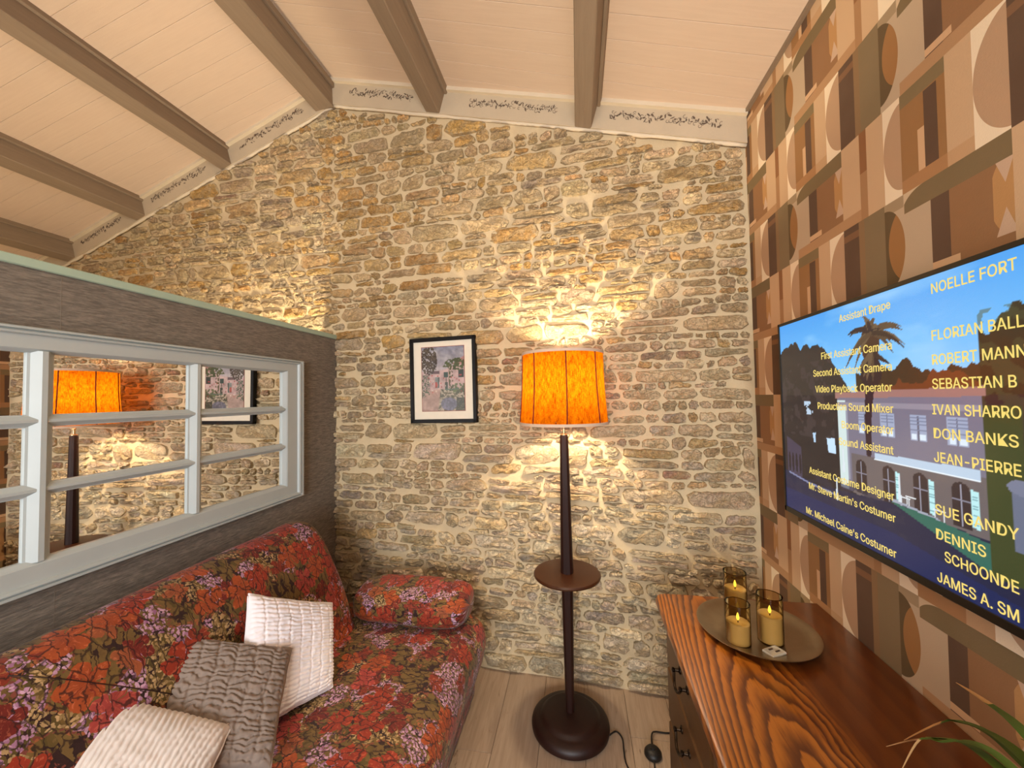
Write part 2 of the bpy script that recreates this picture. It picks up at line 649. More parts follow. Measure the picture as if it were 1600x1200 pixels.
def m_floral():
    mt, b = new_mat('floral_fabric')
    uv = coords('UV')
    _, nc = noise(uv, 16, 3, 0.6)
    _, nc2 = noise(uv, 55, 3, 0.6)
    n = E.nt.nodes.new('ShaderNodeVectorMath'); n.operation = 'MULTIPLY_ADD'
    E.nt.links.new(nc, n.inputs[0]); n.inputs[1].default_value = (0.035, 0.035, 0); E.nt.links.new(uv, n.inputs[2])
    n2 = E.nt.nodes.new('ShaderNodeVectorMath'); n2.operation = 'MULTIPLY_ADD'
    E.nt.links.new(nc2, n2.inputs[0]); n2.inputs[1].default_value = (0.016, 0.016, 0); E.nt.links.new(n.outputs[0], n2.inputs[2])
    p = n2.outputs[0]
    lowA, _ = noise(uv, 7.0, 2)
    lowB, _ = noise(mapping(uv, loc=(5.3, 2.1, 0)), 6.0, 2)
    lowC, _ = noise(mapping(uv, loc=(1.3, 8.1, 0)), 8.0, 2)
    c = lin((44, 22, 20))
    fl, _ = noise(p, 60, 3)
    # foliage strokes
    lv = voronoi(mapping(p, (30, 62, 1), (0, 0, 0.8)), 1.0)
    c = mix((E(lv.outputs['Distance'])).lt(0.55) * (lowB.gt(0.36)), c, mix(E(sep(lv.outputs['Color'])[0].v), lin((78, 64, 26)), lin((118, 92, 46))))
    lv2 = voronoi(mapping(p, (24, 60, 1), (0, 0, -0.7)), 1.0)
    c = mix((E(lv2.outputs['Distance'])).lt(0.42) * (lowC.gt(0.5)), c, lin((108, 84, 44)))
    # little blossoms
    sp = voronoi(p, 110.0)
    spc = sep(sp.outputs['Color'])
    sc = mix(spc[0].gt(0.5), lin((120, 62, 50)), lin((150, 88, 52)))
    sc = mix(lowA.gt(0.53), sc, mix(spc[1], lin((140, 88, 126)), lin((206, 166, 190))))
    sc = mix(lowC.lt(0.42), sc, mix(spc[1], lin((128, 104, 62)), lin((190, 158, 112))))
    c = mix(E(sp.outputs['Distance']).lt(0.44) * (E.math('MAXIMUM', lowA.gt(0.50), lowC.lt(0.45))), c, sc)

    def flowers(c, scale, r0, off, keep, cols):
        q = mapping(p, loc=off)
        vo = voronoi(q, scale, 'F1', 0.85)
        pos = vo.outputs['Position']
        dv = E.nt.nodes.new('ShaderNodeVectorMath'); dv.operation = 'SUBTRACT'
        E.nt.links.new(q, dv.inputs[0]); E.nt.links.new(pos, dv.inputs[1])
        x, y, _z = sep(dv.outputs[0])
        rr = (x * x + y * y).sqrt()
        cc = sep(vo.outputs['Color'])
        th = E.math('ARCTAN2', y, x) + cc[2] * 6.0
        pet = (th * 2.5).cos().abs()
        rad = (pet * 0.42 + 0.62) * r0
        inside = rr.lt(rad) * cc[0].lt(keep) * E.math('MAXIMUM', pet.gt(0.16), rr.lt(r0 * 0.25))
        col = mix(cc[1].gt(0.42), cols[0], cols[1])
        col = mix(cc[1].gt(0.80), col, cols[2])
        shade = (rr / r0)
        vein, _ = noise(comb(th * 3.0, rr * 30.0), 2.0, 2)
        col = mix((shade * 0.55 + vein * 0.5).smooth(0.3, 1.0) * 0.6, mix(0.5, col, lin((96, 22, 14))), col)
        col = mix(vein.gt(0.60) * 0.4, col, mix(0.45, col, lin((255, 150, 110))))
        return mix(inside, c, col)
    c = flowers(c, 11.5, 0.040, (3.7, 1.9, 0), 0.55, (lin((112, 34, 26)), lin((138, 52, 28)), lin((168, 96, 54))))
    c = flowers(c, 9.2, 0.052, (0.2, 0.63, 0), 0.60, (lin((168, 58, 30)), lin((180, 86, 36)), lin((182, 74, 66))))
    e1 = voronoi(mapping(p, (19, 42, 1), (0, 0, 0.75)), 1.0, 'DISTANCE_TO_EDGE')
    e2 = voronoi(mapping(p, (21, 46, 1), (0, 0, -0.5)), 1.0, 'DISTANCE_TO_EDGE')
    sel = lowC.gt(0.5)
    ed = E(e1.outputs['Distance']) * sel + E(e2.outputs['Distance']) * (1.0 - sel)
    c = mix((1.0 - ed.smooth(0.02, 0.09)) * 0.8, c, lin((36, 14, 12)))
    tone = sep(e1.outputs['Color'])[0] if False else fl
    c = mix(fl.smooth(0.5, 0.75) * 0.35, c, lin((60, 24, 16)))
    wv, _ = noise(uv, 420, 2)
    wr, _ = noise(uv, 14, 3)
    finish(b, c, 0.7, bump(wr * 1.0 + wv * 0.06, 0.35, 0.02), spec=0.3)
    b.inputs['Sheen Weight'].default_value = 0.1
    return mt


def m_shade():
    mt, b = new_mat('orange_shade_cloth')
    nt = mt.node_tree
    n = coords('UV')
    f1, _ = noise(mapping(n, (260, 14, 1)), 1.0, 5, 0.7)
    f2, _ = noise(mapping(n, (60, 8, 1)), 1.0, 4, 0.6)
    f3, _ = noise(mapping(n, (120, 160, 1)), 1.0, 3, 0.6)
    t = (f1 * 0.5 + f2 * 0.35 + f3 * 0.25).smooth(0.35, 0.75)
    c = mix(t, (0.050, 0.0032, 0.0002, 1), (0.225, 0.062, 0.0009, 1))
    d = nt.nodes.new('ShaderNodeBsdfDiffuse'); tr = nt.nodes.new('ShaderNodeBsdfTranslucent')
    setin(d.inputs[0], c); setin(tr.inputs[0], c)
    mx = nt.nodes.new('ShaderNodeMixShader'); mx.inputs[0].default_value = 0.48
    nt.links.new(d.outputs[0], mx.inputs[1]); nt.links.new(tr.outputs[0], mx.inputs[2])
    nt.links.new(mx.outputs[0], nt.nodes['Material Output'].inputs[0])
    return mt


def m_glass_smoke():
    mt, b = new_mat('smoked_glass')
    nt = mt.node_tree
    tr = nt.nodes.new('ShaderNodeBsdfTransparent'); tr.inputs[0].default_value = (0.60, 0.49, 0.33, 1)
    gl = nt.nodes.new('ShaderNodeBsdfGlossy'); gl.inputs['Roughness'].default_value = 0.03
    fr = nt.nodes.new('ShaderNodeFresnel'); fr.inputs[0].default_value = 1.28
    mx = nt.nodes.new('ShaderNodeMixShader')
    nt.links.new(fr.outputs[0], mx.inputs[0])
    nt.links.new(tr.outputs[0], mx.inputs[1]); nt.links.new(gl.outputs[0], mx.inputs[2])
    nt.links.new(mx.outputs[0], nt.nodes['Material Output'].inputs[0])
    return mt


def m_attr(name, rough=0.5, emit=None, spec=0.4):
    mt, b = new_mat(name)
    a = attr()
    if emit:
        b.inputs['Base Color'].default_value = (0.01, 0.01, 0.012, 1)
        E.nt.links.new(a, b.inputs['Emission Color'])
        b.inputs['Emission Strength'].default_value = emit
    else:
        E.nt.links.new(a, b.inputs['Base Color'])
    finish(b, None, rough, None, 0.0, spec)
    return mt


def m_fabric(name, c1, c2, wscale=500):
    mt, b = new_mat(name)
    co = coords('UV')
    f, _ = noise(co, 40, 3)
    w, _ = noise(co, wscale, 2)
    finish(b, mix(f, c1, c2), 0.85, bump(w, 0.15, 0.002), spec=0.2)
    b.inputs['Sheen Weight'].default_value = 0.2
    return mt


def m_metal(name, c, rough, var=0.3, scale=6):
    mt, b = new_mat(name)
    co = coords()
    f, _ = noise(co, scale, 5, 0.6, 0.6)
    c1 = tuple(x * (1 - var) for x in c[:3]) + (1,)
    finish(b, mix(f, c1, c), rough, bump(f, 0.08, 0.002), 1.0)
    return mt


M = {}
M['stone'] = m_stone()
M['mortar'] = m_mortar()
M['plaster'] = m_plaster('band_plaster', lin((186, 169, 144)), lin((202, 186, 160)))
M['limewash'] = m_plaster('limewash', lin((208, 192, 166)), lin((222, 208, 184)))
M['roomwall'] = m_plaster('room_plaster', lin((214, 200, 180)), lin((226, 214, 196)))
M['wallpaper'] = m_wallpaper()
M['grass'] = m_grasscloth()
M['board'] = m_board()
M['beam'] = m_beam()
M['plank'] = m_plank()
M['oak'] = m_oak()
M['oak_front'] = m_wood('oak_front', lin((58, 36, 14)), lin((96, 62, 26)), 0.4, (20, 3, 40))
M['darkwood'] = m_wood('dark_stained_wood', lin((24, 8, 4)), lin((46, 16, 8)), 0.48, (40, 40, 2.5))
M['traywood'] = m_wood('tray_wood', lin((48, 21, 5)), lin((70, 34, 10)), 0.36, (30, 4, 30))
M['floral'] = m_floral()
M['shade'] = m_shade()
M['glass'] = m_glass_smoke()
M['mint'] = simple('mint_paint', lin((166, 190, 172)), 0.5)
M['frame'] = simple('pale_grey_paint', lin((178, 189, 190)), 0.45, scale=12)
M['mirror'] = simple('mirror_silver', (0.90, 0.89, 0.87, 1), 0.0, 1.0, var=0.0, bmp=0)
M['black'] = simple('black_lacquer', lin((13, 11, 11)), 0.5, spec=0.25)
M['tvplastic'] = simple('tv_plastic', lin((12, 11, 12)), 0.3)
M['mat'] = simple('cream_mount', lin((232, 224, 204)), 0.8)
M['redline'] = simple('red_bevel', lin((140, 70, 60)), 0.7)
M['print'] = m_attr('landscape_print', 0.35)
M['screen'] = m_attr('screen_image', 0.22, 1.2, 0.5)
M['lettering'] = simple('yellow_lettering', lin((20, 18, 8)), 0.5, emit=lin((250, 222, 120)), strength=1.0, bmp=0)
M['brass'] = m_metal('brass', (0.75, 0.55, 0.30, 1), 0.3)
M['trimcloth'] = simple('shade_trim', lin((214, 186, 160)), 0.8)
M['seam'] = simple('shade_seam', lin((110, 20, 6)), 0.8)
M['cord'] = simple('black_cord', lin((24, 20, 18)), 0.5)
M['bulb'] = simple('bulb_glass', lin((255, 230, 190)), 0.4, emit=(1, 0.75, 0.42, 1), strength=6.0)
M['iron'] = m_metal('dark_iron', (0.045, 0.03, 0.02, 1), 0.42)
M['plate'] = m_metal('aged_plate', (0.56, 0.45, 0.31, 1), 0.36, 0.45, 9)
M['wax'] = simple('wax', lin((236, 218, 170)), 0.5)
M['flame'] = simple('flame', lin((255, 220, 90)), 0.5, emit=lin((255, 214, 70)), strength=4.0, bmp=0)
M['wick'] = simple('wick', lin((40, 26, 16)), 0.8)
M['remote'] = simple('remote_plastic', lin((186, 178, 160)), 0.4)
M['button'] = simple('remote_button', lin((60, 44, 34)), 0.5)
M['leaf'] = m_wood('leaf_green', lin((48, 76, 18)), lin((104, 124, 44)), 0.5, (60, 4, 4))
M['leaftip'] = simple('dry_leaf_tip', lin((196, 150, 96)), 0.7)
M['pot'] = simple('terracotta', lin((150, 84, 52)), 0.8)
M['soil'] = simple('soil', lin((50, 36, 26)), 0.95, bmp=0.5)
M['stencil'] = simple('brown_stencil', lin((98, 82, 68)), 0.85)
M['white_fabric'] = m_fabric('white_quilt', lin((230, 226, 230)), lin((242, 239, 243)))
M['taupe_fabric'] = m_fabric('taupe_velvet', lin((128, 114, 104)), lin((146, 131, 119)))
M['beige_fabric'] = m_fabric('cream_pleat', lin((214, 206, 200)), lin((228, 221, 215)))
M['winframe'] = simple('window_paint', lin((225, 222, 214)), 0.5)

# ================================================================== ROOM SHELL
g = G().box((XO - 0.1, YB - 0.1, -0.12), (XR + 0.1, 2.6, -0.012))
floor = struct(obj('floor', g, M['plank']), 'pale oak laminate floor between sofa and sideboard', 'floor')
PW_ = 0.19
rnd = random.Random(4)
for i in range(13):
    x0 = -1.52 + i * PW_
    x1 = min(x0 + PW_, XR) - 0.0012
    yy = -0.5 - rnd.random() * 0.9
    k = 0
    while yy < 2.15:
        y1 = min(yy + 1.22, WD + WT * x1 + 0.03)
        if y1 - yy > 0.05 and x1 > x0 + 0.02:
            gg = G().box((x0, yy, -0.012), (x1, y1 - 0.0012, 0.0), 0.0011)
            obj('plank', gg, M['plank'], floor)
        yy += 1.22


# stone wall -------------------------------------------------------
g = G()
NT, NZ = 150, 80
tt = np.linspace(XO - 0.05, XR + 0.06, NT)
P = np.zeros((NT, NZ, 3))
for i, t in enumerate(tt):
    zt = ceil_z(t) + 0.12
    zz = np.linspace(-0.05, zt, NZ)
    d = (fbm(np.full(NZ, t * 9), zz * 12, 3) - 0.5) * 0.008 + (fbm(np.full(NZ, t * 1.7), zz * 1.9, 9) - 0.5) * 0.03
    for j in range(NZ):
        P[i, j] = wp(t, zz[j], d[j])
g.grid(P)
wall_back = struct(obj('wall_back', g, M['mortar'], smooth=True), 'rough rubble stone gable wall behind the floor lamp', 'wall')
b0 = len(g.v)
BK = [(0, 0)]


def band_bottom(t):
    x = t / _L
    return 3.306 - 0.293 * (x + 1.459) - 0.012 if x > -1.459 else 3.306 - 0.312 * (-1.459 - x) - 0.012


PAL_HI = [((232, 192, 132), 4), ((224, 174, 104), 4), ((226, 196, 150), 4), ((238, 208, 162), 4), ((214, 186, 146), 2), ((190, 168, 142), 0.6)]  # ochre of the warm light on the upper stones put into their colour
PAL_MID = [((230, 204, 164), 4), ((226, 190, 134), 2), ((218, 196, 162), 3.5), ((238, 216, 178), 4), ((188, 170, 146), 0.9), ((224, 198, 160), 3), ((200, 156, 130), 0.2)]
PAL_LO = [((228, 208, 176), 4), ((222, 196, 152), 1.6), ((214, 196, 168), 3.5), ((236, 218, 188), 4), ((172, 158, 142), 0.8), ((220, 200, 172), 3)]


def pick(rn, pal):
    s = sum(w for _, w in pal); r = rn.random() * s
    for c, w in pal:
        r -= w
        if r <= 0:
            return c
    return pal[0][0]


stones = []      # dict(poly data)
rn = random.Random(11)
npr = np.random.RandomState(5)


def wall_disp(t, z):
    return float((fbm(t * 1.7, z * 1.9, 9) - 0.5) * 0.03)


def make_stone(t0, t1, z0a, z0b, z1a, z1b):
    """cell corners: bottom left/right z0a/z0b, top left/right z1a/z1b"""
    w = t1 - t0; h = ((z1a - z0a) + (z1b - z0b)) / 2
    if w < 0.022 or h < 0.016:
        return
    N = 22
    ph = rn.random() * 50
    sk = rn.uniform(-0.35, 0.35) * min(h, w) * 0.8
    # four-sided block with knocked-off corners
    cor = [(0, 0), (1, 0), (1, 1), (0, 1)]
    octo = []
    ar = h / w
    for q in range(4):
        cx_, cy_ = cor[q]
        px_, py_ = cor[q - 1]
        nx_, ny_ = cor[(q + 1) % 4]
        c1 = rn.uniform(0.10, 0.42); c2 = rn.uniform(0.10, 0.42)
        kx = min(0.45, ar) if q % 2 else 1.0
        f1 = c1 * (min(0.5 / 0.42, ar * 1.2) if cy_ == py_ else 1.0)
        f2 = c2 * (min(0.5 / 0.42, ar * 1.2) if cy_ == ny_ else 1.0)
        octo.append((cx_ + (px_ - cx_) * f1, cy_ + (py_ - cy_) * f1))
        octo.append((cx_ + (nx_ - cx_) * f2, cy_ + (ny_ - cy_) * f2))
    per = [0.0]
    for q in range(8):
        (xa_, ya_), (xb_, yb_) = octo[q], octo[(q + 1) % 8]
        per.append(per[-1] + math.hypot((xb_ - xa_) * w, (yb_ - ya_) * h))
    outline = []
    for i in range(N):
        tgt = per[-1] * (i + rn.uniform(-0.25, 0.25)) / N % per[-1]
        q = max(k_ for k_ in range(8) if per[k_] <= tgt)
        f = (tgt - per[q]) / max(1e-6, per[q + 1] - per[q])
        (xa_, ya_), (xb_, yb_) = octo[q], octo[(q + 1) % 8]
        fx = xa_ + (xb_ - xa_) * f; fy = ya_ + (yb_ - ya_) * f
        zb = z0a + (z0b - z0a) * fx; zt_ = z1a + (z1b - z1a) * fx
        outline.append((t0 + fx * w + sk * (fy - 0.5) + rn.uniform(-0.0035, 0.0035), zb + fy * (zt_ - zb) + rn.uniform(-0.0034, 0.0034)))
    ct = sum(p[0] for p in outline) / N; cz = sum(p[1] for p in outline) / N
    if cz > band_bottom(ct) - 0.016 or ct > XR * _L - 0.02:
        return
    outline = [(min(pt, XR * _L - 0.008), min(pz, band_bottom(pt) - 0.010)) for (pt, pz) in outline]
    dep = rn.uniform(0.010, 0.024)
    tiltz = rn.uniform(-0.006, 0.006); tiltt = rn.uniform(-0.005, 0.005)
    base_d = wall_disp(ct, cz)
    V = []; Fc = []
    for k, (sc, dd) in enumerate(((1.0, -0.007), (0.93, 0.66), (0.72, 0.95), (0.42, 1.02))):
        for i, (a_, b_) in enumerate(outline):
            t = ct + (a_ - ct) * sc; z = cz + (b_ - cz) * sc
            if k == 0:
                d = -0.007
            else:
                d = dep * dd + tiltz * (z - cz) / h * 2 + tiltt * (t - ct) / w * 2 + rn.uniform(-1, 1) * (0.0036 if k > 1 else 0.0024) + (float(fbm(t * 38 + ph, z * 70, 13, 2)) - 0.5) * 0.022
            V.append((t, z, base_d + d))
    V.append((ct, cz, base_d + dep * 1.0 + rn.uniform(-0.003, 0.004)))
    for k in range(3):
        for i in range(N):
            j = (i + 1) % N
            Fc.append((k * N + i, k * N + j, (k + 1) * N + j, (k + 1) * N + i))
    for i in range(N):
        Fc.append((3 * N + i, 3 * N + (i + 1) % N, 4 * N))
    zf = cz + rn.uniform(-0.35, 0.35)
    pal = PAL_HI if (zf > 1.85) else (PAL_MID if zf > 0.95 else PAL_LO)
    c = pick(rn, pal)
    if ct < -1.5:
        c = pick(rn, PAL_HI if rn.random() < 0.75 else PAL_MID)
    f = rn.uniform(0.86, 1.1)
    f *= 0.94 if zf > 1.85 else 0.96
    c = tuple(min(255, v * f * rn.uniform(0.98, 1.02)) for v in c)
    stones.append(dict(V=V, F=Fc, c=lin(c), ct=ct, cz=cz, area=w * h))


def lay(tmin, tmax, zmin, zmax):
    z = zmin
    ph = 0
    prev = lambda t: zmin
    lean = 0.0
    while z < zmax:
        h = rn.choice((0.034, 0.042, 0.048, 0.052, 0.058, 0.066, 0.078, 0.094))
        ph += 1
        znew = z + h
        amp = 0.016
        s1, s2 = ph * 7.3, ph * 3.1
        lean += rn.uniform(-0.004, 0.004)
        cur = (lambda zz, ss, le: (lambda t: zz + (float(vnoise(t * 2.3, ss, 7)) - 0.5) * amp * 2 + (float(vnoise(t * 7, ss + 3, 8)) - 0.5) * amp + le * t))(znew, s1, lean)
        t = tmin - rn.random() * 0.1
        while t < tmax:
            w = min(0.30, max(0.045, h * rn.choice((1.1, 1.5, 1.9, 2.3, 2.8, 3.4, 4.2)) * rn.uniform(0.85, 1.15)))
            if t + w > tmax - 0.05:
                w = tmax - 0.012 - t
            if w < 0.02:
                break
            ta, tb = t, t + w
            gp = rn.uniform(0.002, 0.006)
            ja, jb = rn.uniform(-0.006, 0.006), rn.uniform(-0.006, 0.006)
            z0a, z0b, z1a, z1b = prev(ta) + gp, prev(tb) + gp, cur(ta) - gp + ja, cur(tb) - gp + jb
            hh = z1a - z0a
            if hh > 0.058 and rn.random() < 0.42:
                # two thin stones stacked
                f = rn.uniform(0.38, 0.62)
                ma = z0a + hh * f; mb = z0b + (z1b - z0b) * f + rn.uniform(-0.008, 0.008)
                make_stone(ta + gp, tb - gp, z0a, z0b, ma - gp, mb - gp)
                if rn.random() < 0.45 and w > 0.13:
                    tm = ta + w * rn.uniform(0.4, 0.6)
                    make_stone(ta + gp, tm - gp, ma + gp, (ma + mb) / 2 + gp, z1a, (z1a + z1b) / 2)
                    make_stone(tm + gp, tb - gp, (ma + mb) / 2 + gp, mb + gp, (z1a + z1b) / 2, z1b)
                else:
                    make_stone(ta + gp, tb - gp, ma + gp, mb + gp, z1a, z1b)
            else:
                make_stone(ta + gp, tb - gp, z0a, z0b, z1a, z1b)
            t = tb if tb < tmax - 0.02 else tmax + 1
        prev = cur
        z = znew


lay(-1.47, XR * _L, 0.005, 3.3)
lay(-3.95, -1.47, 1.60, 3.3)


def seen_size(s):
    t, z = s['ct'], s['cz']
    x, y, _ = wp(t, z)
    d2 = x * x + y * y + (z - 1.45) ** 2
    cosn = (y) / math.sqrt(d2)
    v = s['area'] * cosn / d2
    if (t < -0.62 and z < 0.62) or (t < -1.1 and z < 0.8) or (t > 0.34 and z < 0.66):
        v *= 0.01
    if t < -1.45 and z < 2.0 + (t + 1.45) * 0.0:
        v *= 0.3
    return v


def edge_col(c, n_):
    k_ = (n_ - 1) // 4
    return [(c[0], c[1], c[2], a_) for a_ in (1.0, 0.80, 0.25, 0.0) for _ in range(k_)] + [(c[0], c[1], c[2], 0.0)]


stones.sort(key=seen_size, reverse=True)
bigV, bigF, bigC = [], [], []
for n_, s in enumerate(stones):
    V = [wp(*p) for p in s['V']]
    if n_ < 300:
        o = Vector(wp(s['ct'], s['cz']))
        gg = G(); gg.v = [tuple(Vector(p) - o) for p in V]; gg.f = s['F']; gg.c = edge_col(s['c'], len(V))
        so = obj('stone', gg, M['stone'], wall_back, smooth=True, angle=38)
        so.location = o
    else:
        k = len(bigV)
        bigV += V; bigF += [tuple(i + k for i in f) for f in s['F']]; bigC += edge_col(s['c'], len(V))
gg = G(); gg.v = bigV; gg.f = bigF; gg.c = bigC
so = obj('small_stones', gg, M['stone'], wall_back, smooth=True, angle=38)
so['kind'] = 'stuff'
so['label'] = 'smaller rubble stones set in the mortar'

# plaster frieze under the ceiling ---------------------------------
g = G()
BD = 0.014
tl = XO
poly = [(tl, band_bottom(tl)), (-1.459 * _L, band_bottom(-1.459 * _L)), (XR * _L, band_bottom(XR * _L)),
        (XR * _L, ceil_z(XR) + 0.01), (RIDGE_X * _L, RIDGE_Z + 0.01), (tl, ceil_z(tl / _L) + 0.01)]
for a, b_ in (((0, 1, 4, 5), None), ((1, 2, 3, 4), None)):
    g.prism([poly[i] for i in a], lambda t, z, d: wp(t, z, d), BD + 0.012, -0.03)
band = obj('plaster_band', g, M['plaster'], wall_back)
g = G()
for side in (0, 1):
    ts = np.linspace(poly[side][0], poly[side + 1][0], 60)
    g.tube([wp(t, band_bottom(t) - 0.004 + 0.006 * (vnoise(t * 14, 3.3, 1) - 0.5), 0.012) for t in ts], [0.007 + 0.005 * float(vnoise(t * 22, 8.1, 2)) for t in ts], 6)
obj('plaster_lip', g, M['limewash'], wall_back, smooth=True)
# top trim strip
g = G()
for (ta, tb) in ((tl, RIDGE_X * _L), (RIDGE_X * _L, XR * _L)):
    za, zb = ceil_z(ta / _L), ceil_z(tb / _L)
    g.prism([(ta, za - 0.020), (tb, zb - 0.020), (tb, zb + 0.005), (ta, za + 0.005)], lambda t, z, d: wp(t, z, d), 0.048, 0.0)
struct(obj('trim_1', g, M['limewash']), 'pale strip of trim between ceiling boards and stencilled frieze', 'trim')

BEAM_X = [-3.85, -3.125, -2.342, -1.530, -0.747, 0.100]
# stencilled garlands, one per bay
rs = random.Random(3)


def stencil(tc, length):
    g = G()
    n = int(length / 0.0052)
    flip = 1
    for part in (-1, 1):
        for i in range(n // 2):
            f = (i + rs.random() * 0.8) / (n / 2)
            t = tc + part * length * 0.01 + (part * length * 0.49) * f
            base = (band_bottom(t) * 0.44 + ceil_z(t / _L) * 0.56)
            off = rs.uniform(-0.018, 0.018) + 0.006 * math.sin(f * 18)
            a = rs.uniform(0, PI)
            L_, W_ = rs.uniform(0.006, 0.012), rs.uniform(0.0020, 0.0044)
            kind = rs.random()
            pts = []
            if kind < 0.45:
                for k in range(8):
                    b_ = 2 * PI * k / 8
                    x, y = math.cos(b_) * L_, math.sin(b_) * W_
                    pts.append((t + x * math.cos(a) - y * math.sin(a), base + off + x * math.sin(a) + y * math.cos(a)))
                g.prism(pts, lambda t_, z_, d_: wp(t_, z_, d_), BD + 0.0125, BD + 0.0136)
            else:
                r0 = rs.uniform(0.006, 0.011); w_ = 0.0016
                a1 = a + rs.uniform(2.4, 4.6)
                K = 7
                for k in range(K):
                    b_ = a + (a1 - a) * k / (K - 1)
                    pts.append((t + r0 * math.cos(b_), base + off + r0 * math.sin(b_)))
                for k in range(K - 1, -1, -1):
                    b_ = a + (a1 - a) * k / (K - 1)
                    pts.append((t + (r0 - w_) * math.cos(b_), base + off + (r0 - w_) * math.sin(b_)))
                for k in range(K - 1):
                    g.prism([pts[k], pts[k + 1], pts[2 * K - 2 - k], pts[2 * K - 1 - k]], lambda t_, z_, d_: wp(t_, z_, d_), BD + 0.0125, BD + 0.0134)
    return obj('stencilled_garland', g, M['stencil'], wall_back)


for tc, ln in (((-1.455 - 0.79) / 2 + 0.0, 0.43), (-0.315, 0.49), (0.455, 0.52), (-1.93, 0.50), (-2.73, 0.50), (-3.49, 0.42)):
    stencil(tc * _L, ln)

# ceiling -----------------------------------------------------------
g = G()
for (xa, xb) in ((XO - 0.1, RIDGE_X), (RIDGE_X, XR + 0.1)):
    za, zb = ceil_z(xa), ceil_z(xb)
    g.prism([(xa, za + 0.012), (xb, zb + 0.012), (xb, zb + 0.13), (xa, za + 0.13)], lambda a, z, y: (a, y, z), YB - 0.1, 2.5)
ceiling = struct(obj('ceiling', g, M['board']), 'sloping pinkish white boarded ceiling between taupe beams', 'ceiling')
edges = [XO] + BEAM_X + [XR]
bays = []
for i in range(len(edges) - 1):
    a, b_ = edges[i], edges[i + 1]
    if a < RIDGE_X < b_:
        bays += [(a, RIDGE_X), (RIDGE_X, b_)]
    else:
        bays.append((a, b_))
BWD = 0.112
for (xa, xb) in bays:
    if xb - xa < 0.1:
        continue
    za, zb = ceil_z(xa), ceil_z(xb)
    nrm = Vector((-(zb - za), 0, xb - xa)).normalized()
    gg = G()
    e = 0.002
    # board with a small V-groove at both long edges; local y from 0 to BWD
    prof = [(0.0003, 0.010), (0.0003, 0.0018), (0.0022, 0.0), (BWD - 0.0022, 0.0), (BWD - 0.0003, 0.0018), (BWD - 0.0003, 0.010)]
    vs = []
    for (x, z) in ((xa, za), (xb, zb)):
        for (py, pd) in prof:
            q = Vector((x, py, z)) + nrm * pd
            vs.append(tuple(q))
    n = len(prof)
    gg.add(vs, [tuple(range(n)), tuple(range(2 * n - 1, n - 1, -1))] + [(i, i + n, (i + 1) % n + n, (i + 1) % n) for i in range(n)])
    me = gg.mesh('board')
    me.materials.append(M['board'])
    for k in range(17):
        y = 2.42 - k * BWD
        o = link('board', me, None, ceiling)
        o.location = (0, y - BWD, 0)

# beams --------------------------------------------------------------
BLAB = ['taupe ceiling beam lowest on the left, ending just above the mint partition cap',
        'taupe ceiling beam second from the left, meeting the wall well below the ridge',
        'taupe ceiling beam third from the left, on the left slope next to the ridge',
        'taupe ceiling beam at the ridge, above the end of the partition',
        'taupe ceiling beam first right of the ridge, above the framed picture',
        'taupe ceiling beam farthest right, above the floor lamp shade']
for bx, lab in zip(BEAM_X, BLAB):
    o = thing('ceiling_beam', lab, 'beam', (bx, 0, ceil_z(bx)), 0, 'taupe ceiling beams')
    sl = SL if bx < RIDGE_X else -SR
    ang = math.atan(sl)
    w, d = 0.088, 0.143
    if bx == BEAM_X[3]:
        ang *= 0.15; w = 0.128; d = 0.150
    o.rotation_euler = (0, -ang, 0)
    ylen = 4.5
    yw = WD + WT * bx - 0.001
    g = G().box((-w / 2, YB, -d), (w / 2, yw, 0.004), 0.004)
    obj('beam_body', g, M['beam'], o)
    sd = w / 2
    g = G().box((sd - 0.001, YB, -0.032), (sd + 0.016, yw, 0.004), 0.003)
    obj('cover_strip', g, M['beam'], o)
    g = G().box((-sd - 0.012, YB, -0.020), (-sd + 0.001, yw, 0.004), 0.003)
    obj('cover_strip', g, M['beam'], o)

# papered wall ------------------------------------------------------
g = G()
ycr = WD + WT * XR + 0.05
g.prism([(YB, -0.05), (ycr, -0.05), (ycr, 2.95), (YB, 2.95)], lambda y, z, x: (x, y, z), XR, XR + 0.1)
wall_right = struct(obj('wall_right', g, M['wallpaper']), 'wall papered in brown and cream geometric shapes behind the television', 'wall')
g = G().prism([(YB, ceil_z(XR) - 0.012), (ycr - 0.05, ceil_z(XR) - 0.012), (ycr - 0.05, ceil_z(XR) + 0.012), (YB, ceil_z(XR) + 0.012)], lambda y, z, x: (x, y, z), XR - 0.014, XR)
struct(obj('trim_2', g, M['beam']), 'thin taupe batten where the papered wall meets the ceiling', 'trim')

# partition ------------------------------------------------------------
ypw = WD + WT * XP - 0.004
g = G().box((XP - 0.09, YB, 0), (XP, ypw, 1.822))
wall_left = struct(obj('wall_left', g, M['grass']), 'half height partition covered in grey grasscloth behind the sofa', 'wall')
g = G().box((XP - 0.10, YB, 1.822), (XP + 0.010, ypw, 1.848), 0.003)
struct(obj('trim_3', g, M['mint']), 'mint green cap along the top of the partition', 'trim')
g = G().box((XP - 0.0004, 0.862, 0.3), (XP + 0.0004, 0.8632, 1.82))
obj('paper_seam', g, simple('seam_edge', lin((128, 120, 108)), 0.8), wall_left)

